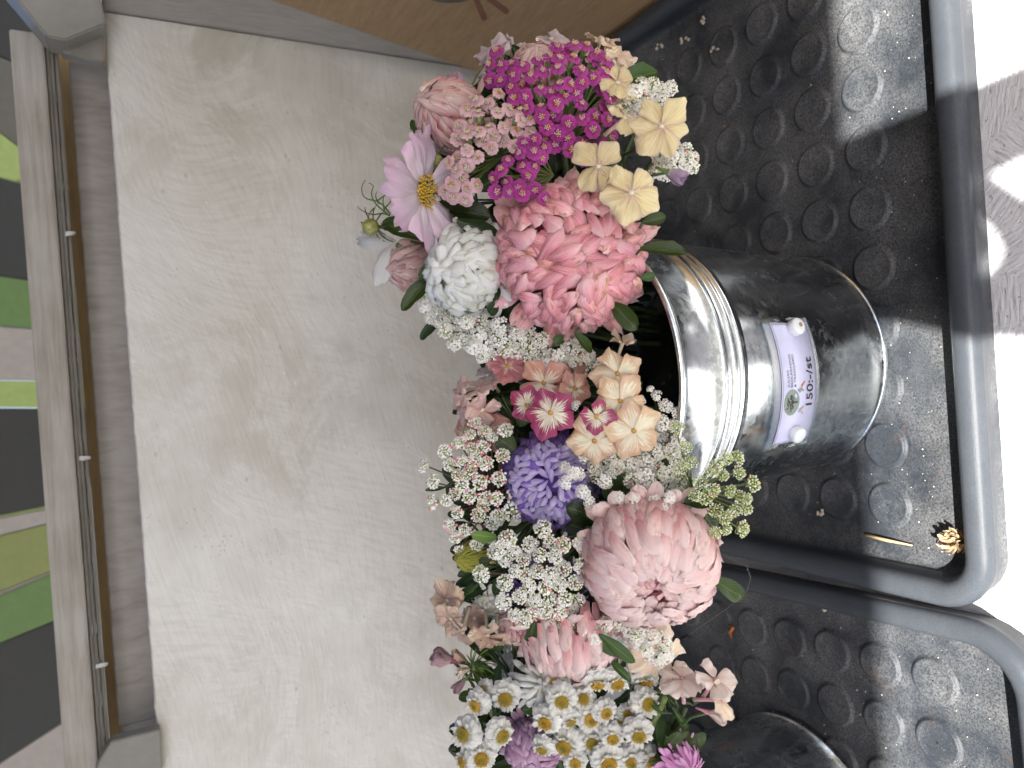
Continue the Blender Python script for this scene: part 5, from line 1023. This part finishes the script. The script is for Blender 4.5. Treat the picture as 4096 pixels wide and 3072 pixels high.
aster('small white aster standing in shade behind the hairy green stalk', 2045, 2660, .49, nrm(-.2, .2, .9), 75, WHT, N=50, mode='out', flat=.8, pl=.7, pw=.25, jit=.2, lift=.2, outer=12, opl=.7, tgt=in3(), seed=74, core=WHTD)
# phlox at the tray side: florets seen from the side
PWM = phlox('cream white phlox florets on a hairy stalk, side on over the second tray', [(2730, 2715, .41, -.1, -.9, .25, 100, .3, 5, .1), (2860, 2720, .40, .25, -.75, .5, 92, .1, 4, .25), (2885, 2800, .40, .7, -.2, .5, 86, .6, 4, .3, PHC), (2690, 2700, .42, -.5, -.5, .6, 70, .6, 4, .2)], PHW, (2740, 2830, .425), in3(), CEYE, tubecol=petal_mat('pink_tube', (.6, .3, .36), (.72, .42, .46), (.8, .5, .5)))
bell('pink tinged closed phlox bud at the end of the side on phlox', 2835, 2850, 2912, 2878, .405, 52, PHW, in3(), plain('pink_calyx', (.55, .24, .3), .5))
bell('mauve phlox bud with a ragged tip, nearest the back board', 1806, 2640, 1728, 2622, .45, 74, LIB if False else petal_mat('mauve_bud_petal', (.52, .36, .34), (.46, .28, .30), (.36, .2, .24), vein=(.6, .48, .46), va=.4), in3(), plain('wine_calyx', (.22, .07, .09), .5))
bell('slim twisted mauve phlox bud pointing down at the lower bouquet', 1862, 2716, 1812, 2768, .45, 34, bpy.data.materials['mauve_bud_petal'], in3())
bell('dried beige phlox bud above the spiky green calyx cluster', 1868, 2650, 1806, 2612, .455, 36, PHD, in3())
bell('small peach tipped phlox bud beside the spiky green calyx cluster', 1880, 2675, 1822, 2690, .45, 26, PHC, in3())
def spiky(label, px, py, d, rp, N, seed, tgt):
    rnd = random.Random(seed); t = thing('calyx_cluster', label, 'leaves', Matrix.Translation(spot(px, py, d)), 'spiky green phlox calyxes'); R = rp*d/FPX
    for i in range(N):
        v = Vector((rnd.gauss(0, 1), rnd.gauss(0, 1), rnd.gauss(0, 1))).normalized(); v = (v-FV*.3).normalized()
        put('sepal', leafmesh('thin', LEAFL), t, dirframe(v*R*.2, v, Vector((rnd.random(), rnd.random(), rnd.random())), R*rnd.uniform(.6, 1.1)))
    m = MB(); m.ball((0, 0, 0), R*.3, n=8, k=5); put('stalk_node', m.build('stalk_node', CALYX), t); stem_to(t, tgt, .0018, STEMY, back=.0)
spiky('spiky lime green calyx cluster at the back board with mauve buds', 1895, 2670, .452, 75, 60, 81, in3())
spiky('spiky green calyx tuft between the cream phlox and the feverfew daisies', 2670, 2770, .425, 62, 46, 82, in3())
sprig('oval leaves in a rosette at the bottom edge, beside the orchid pink aster', [(2640, 2990, 2660, 2880, .425, 60, 'oval'), (2660, 2995, 2720, 2935, .42, 66, 'oval'), (2680, 3010, 2755, 2930, .425, 62, 'oval'), (2690, 3020, 2790, 2965, .425, 64, 'oval'), (2700, 3020, 2828, 2940, .43, 60, 'oval'), (2640, 2990, 2620, 2920, .43, 56, 'oval'), (2660, 2960, 2700, 2925, .43, 50, 'oval')], (2650, 3020, .445), LEAFM, in3())
sprig('long narrow leaves drooping beside the hairy green stalk', [(2690, 2830, 2772, 2945, .41, 30, 'long'), (2700, 2800, 2650, 2760, .41, 24, 'long'), (2640, 2850, 2600, 2800, .42, 24, 'long')], (2700, 2860, .43), LEAFM, in3())
sprig('dark green leaves behind the white feverfew spray at the left', [(2040, 2720, 2130, 2850, .45, 60, 'oval'), (2060, 2810, 2180, 2800, .445, 70, 'oval'), (2090, 2840, 2180, 2830, .44, 60, 'oval'), (1900, 2780, 1830, 2790, .46, 46, 'long', (0, -.4, .9)), (2050, 2580, 2110, 2640, .46, 44, 'long'), (2000, 2660, 1960, 2780, .465, 60, 'long'), (2100, 2620, 2060, 2760, .47, 50, 'long'), (1985, 2600, 1940, 2560, .47, 40, 'long'), (1960, 2600, 2020, 2560, .47, 50, 'oval'), (1960, 2620, 1890, 2590, .46, 30, 'long'), (2110, 2590, 2150, 2680, .47, 50, 'oval')], (2050, 2740, .48), LEAFM, in3())
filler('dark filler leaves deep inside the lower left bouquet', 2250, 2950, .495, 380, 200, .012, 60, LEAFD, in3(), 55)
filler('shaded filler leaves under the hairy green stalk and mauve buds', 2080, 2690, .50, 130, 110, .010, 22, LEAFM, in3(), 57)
# ================================================================== small things on the trays
DEAD = petal_mat('dried_petal', (.30, .20, .10), (.48, .34, .18), (.62, .48, .30), vein=(.3, .2, .1), va=.5)
p = on_z(3815, 2165, .014); t = thing('dead_flower', 'shrivelled tan flower head lying in the front corner of the large tray', 'debris', Matrix.Translation(p)); dp = [petal('petal', DEAD, .009, .0028, a0=.2, a1=1.4, cup=.5, wav=.0006, seed=s) for s in range(4)]
for i in range(46):
    v = Vector((random.gauss(0, 1), random.gauss(0, 1), random.gauss(.2, .8))).normalized(); put('petal', dp[i % 4], t, dirframe(v*.0015, v, Vector((random.random(), random.random(), random.random())), random.uniform(.7, 1.15)))
for k in range(5): put('petal', petal('petal', LILA, .006, .004, a1=-1, seed=k), t, dirframe(Vector((-.001, .004, .003)), Vector((random.uniform(-1, 1), 1, random.uniform(-.4, 1))), Vector((1, 0, 1))))
a = on_z(3463, 2140, .009); b = on_z(3650, 2182, .009); m = MB(); m.tube([a, a.lerp(b, .5)+Vector((0, 0, .0012)), b], [.0013, .0012, .0004], 6)
tag(put('straw', m.build('straw', plain('straw_tan', (.50, .36, .18), .6))), 'short pale straw lying in the large tray across the shadow edge', 'debris')
a = on_z(2918, 2500, .009); m = MB(); q = [on_z(2918, 2505, .009), on_z(2932, 2512, .013), on_z(2920, 2530, .012), on_z(2926, 2555, .009)]; m.tube(q, [.001, .0016, .0014, .0005], 6)
tag(put('dried_petal', m.build('dried_petal', plain('orange_petal', (.50, .13, .02), .5))), 'small curled orange petal on the second tray in shadow', 'debris')
CR = plain('crumb', (.42, .38, .30), .8); rc = random.Random(5); m = MB()
for i in range(230):
    x = rc.uniform(-.14, .31); y = rc.choice([rc.uniform(.29, .36), rc.uniform(.29, .62)]); r = rc.uniform(.0002, .0007); m.ball((x, y, .0066), r, n=5, k=3, sq=.6)
for i in range(110):
    x = rc.uniform(-.38, -.21); y = rc.uniform(.28, .5); r = rc.uniform(.0002, .0008); m.ball((x, y, .0066), r, n=5, k=3, sq=.6)
for (px, py, z) in [(2822, 80, .008), (2635, 183, .008), (2740, 165, .008), (2860, 195, .009), (3280, 2050, .008), (3300, 2432, .008)]:
    for k in range(6): q = on_z(px+rc.uniform(-16, 16), py+rc.uniform(-12, 12), z); m.ball(q, rc.uniform(.0008, .002), n=6, k=4, sq=.7)
cr = put('crumbs', m.build('crumbs', CR, False)); cr['kind'] = 'stuff'; cr['label'] = 'pale crumbs and grit scattered over the black trays'; cr['category'] = 'grit'
q = [spot(2900, 2228, .39), spot(2985, 2262, .39), spot(3003, 2310, .39), spot(2990, 2360, .395), spot(2955, 2400, .398), spot(2900, 2440, .40), spot(2820, 2495, .415), spot(2730, 2560, .43)]; m = MB(); m.tube(q, .000035, 3)
tag(put('spider_thread', m.build('spider_thread', plain('thread_white', (.7, .7, .7), .4))), 'single fine spider thread hanging from the blush aster towards the second tray', 'thread')
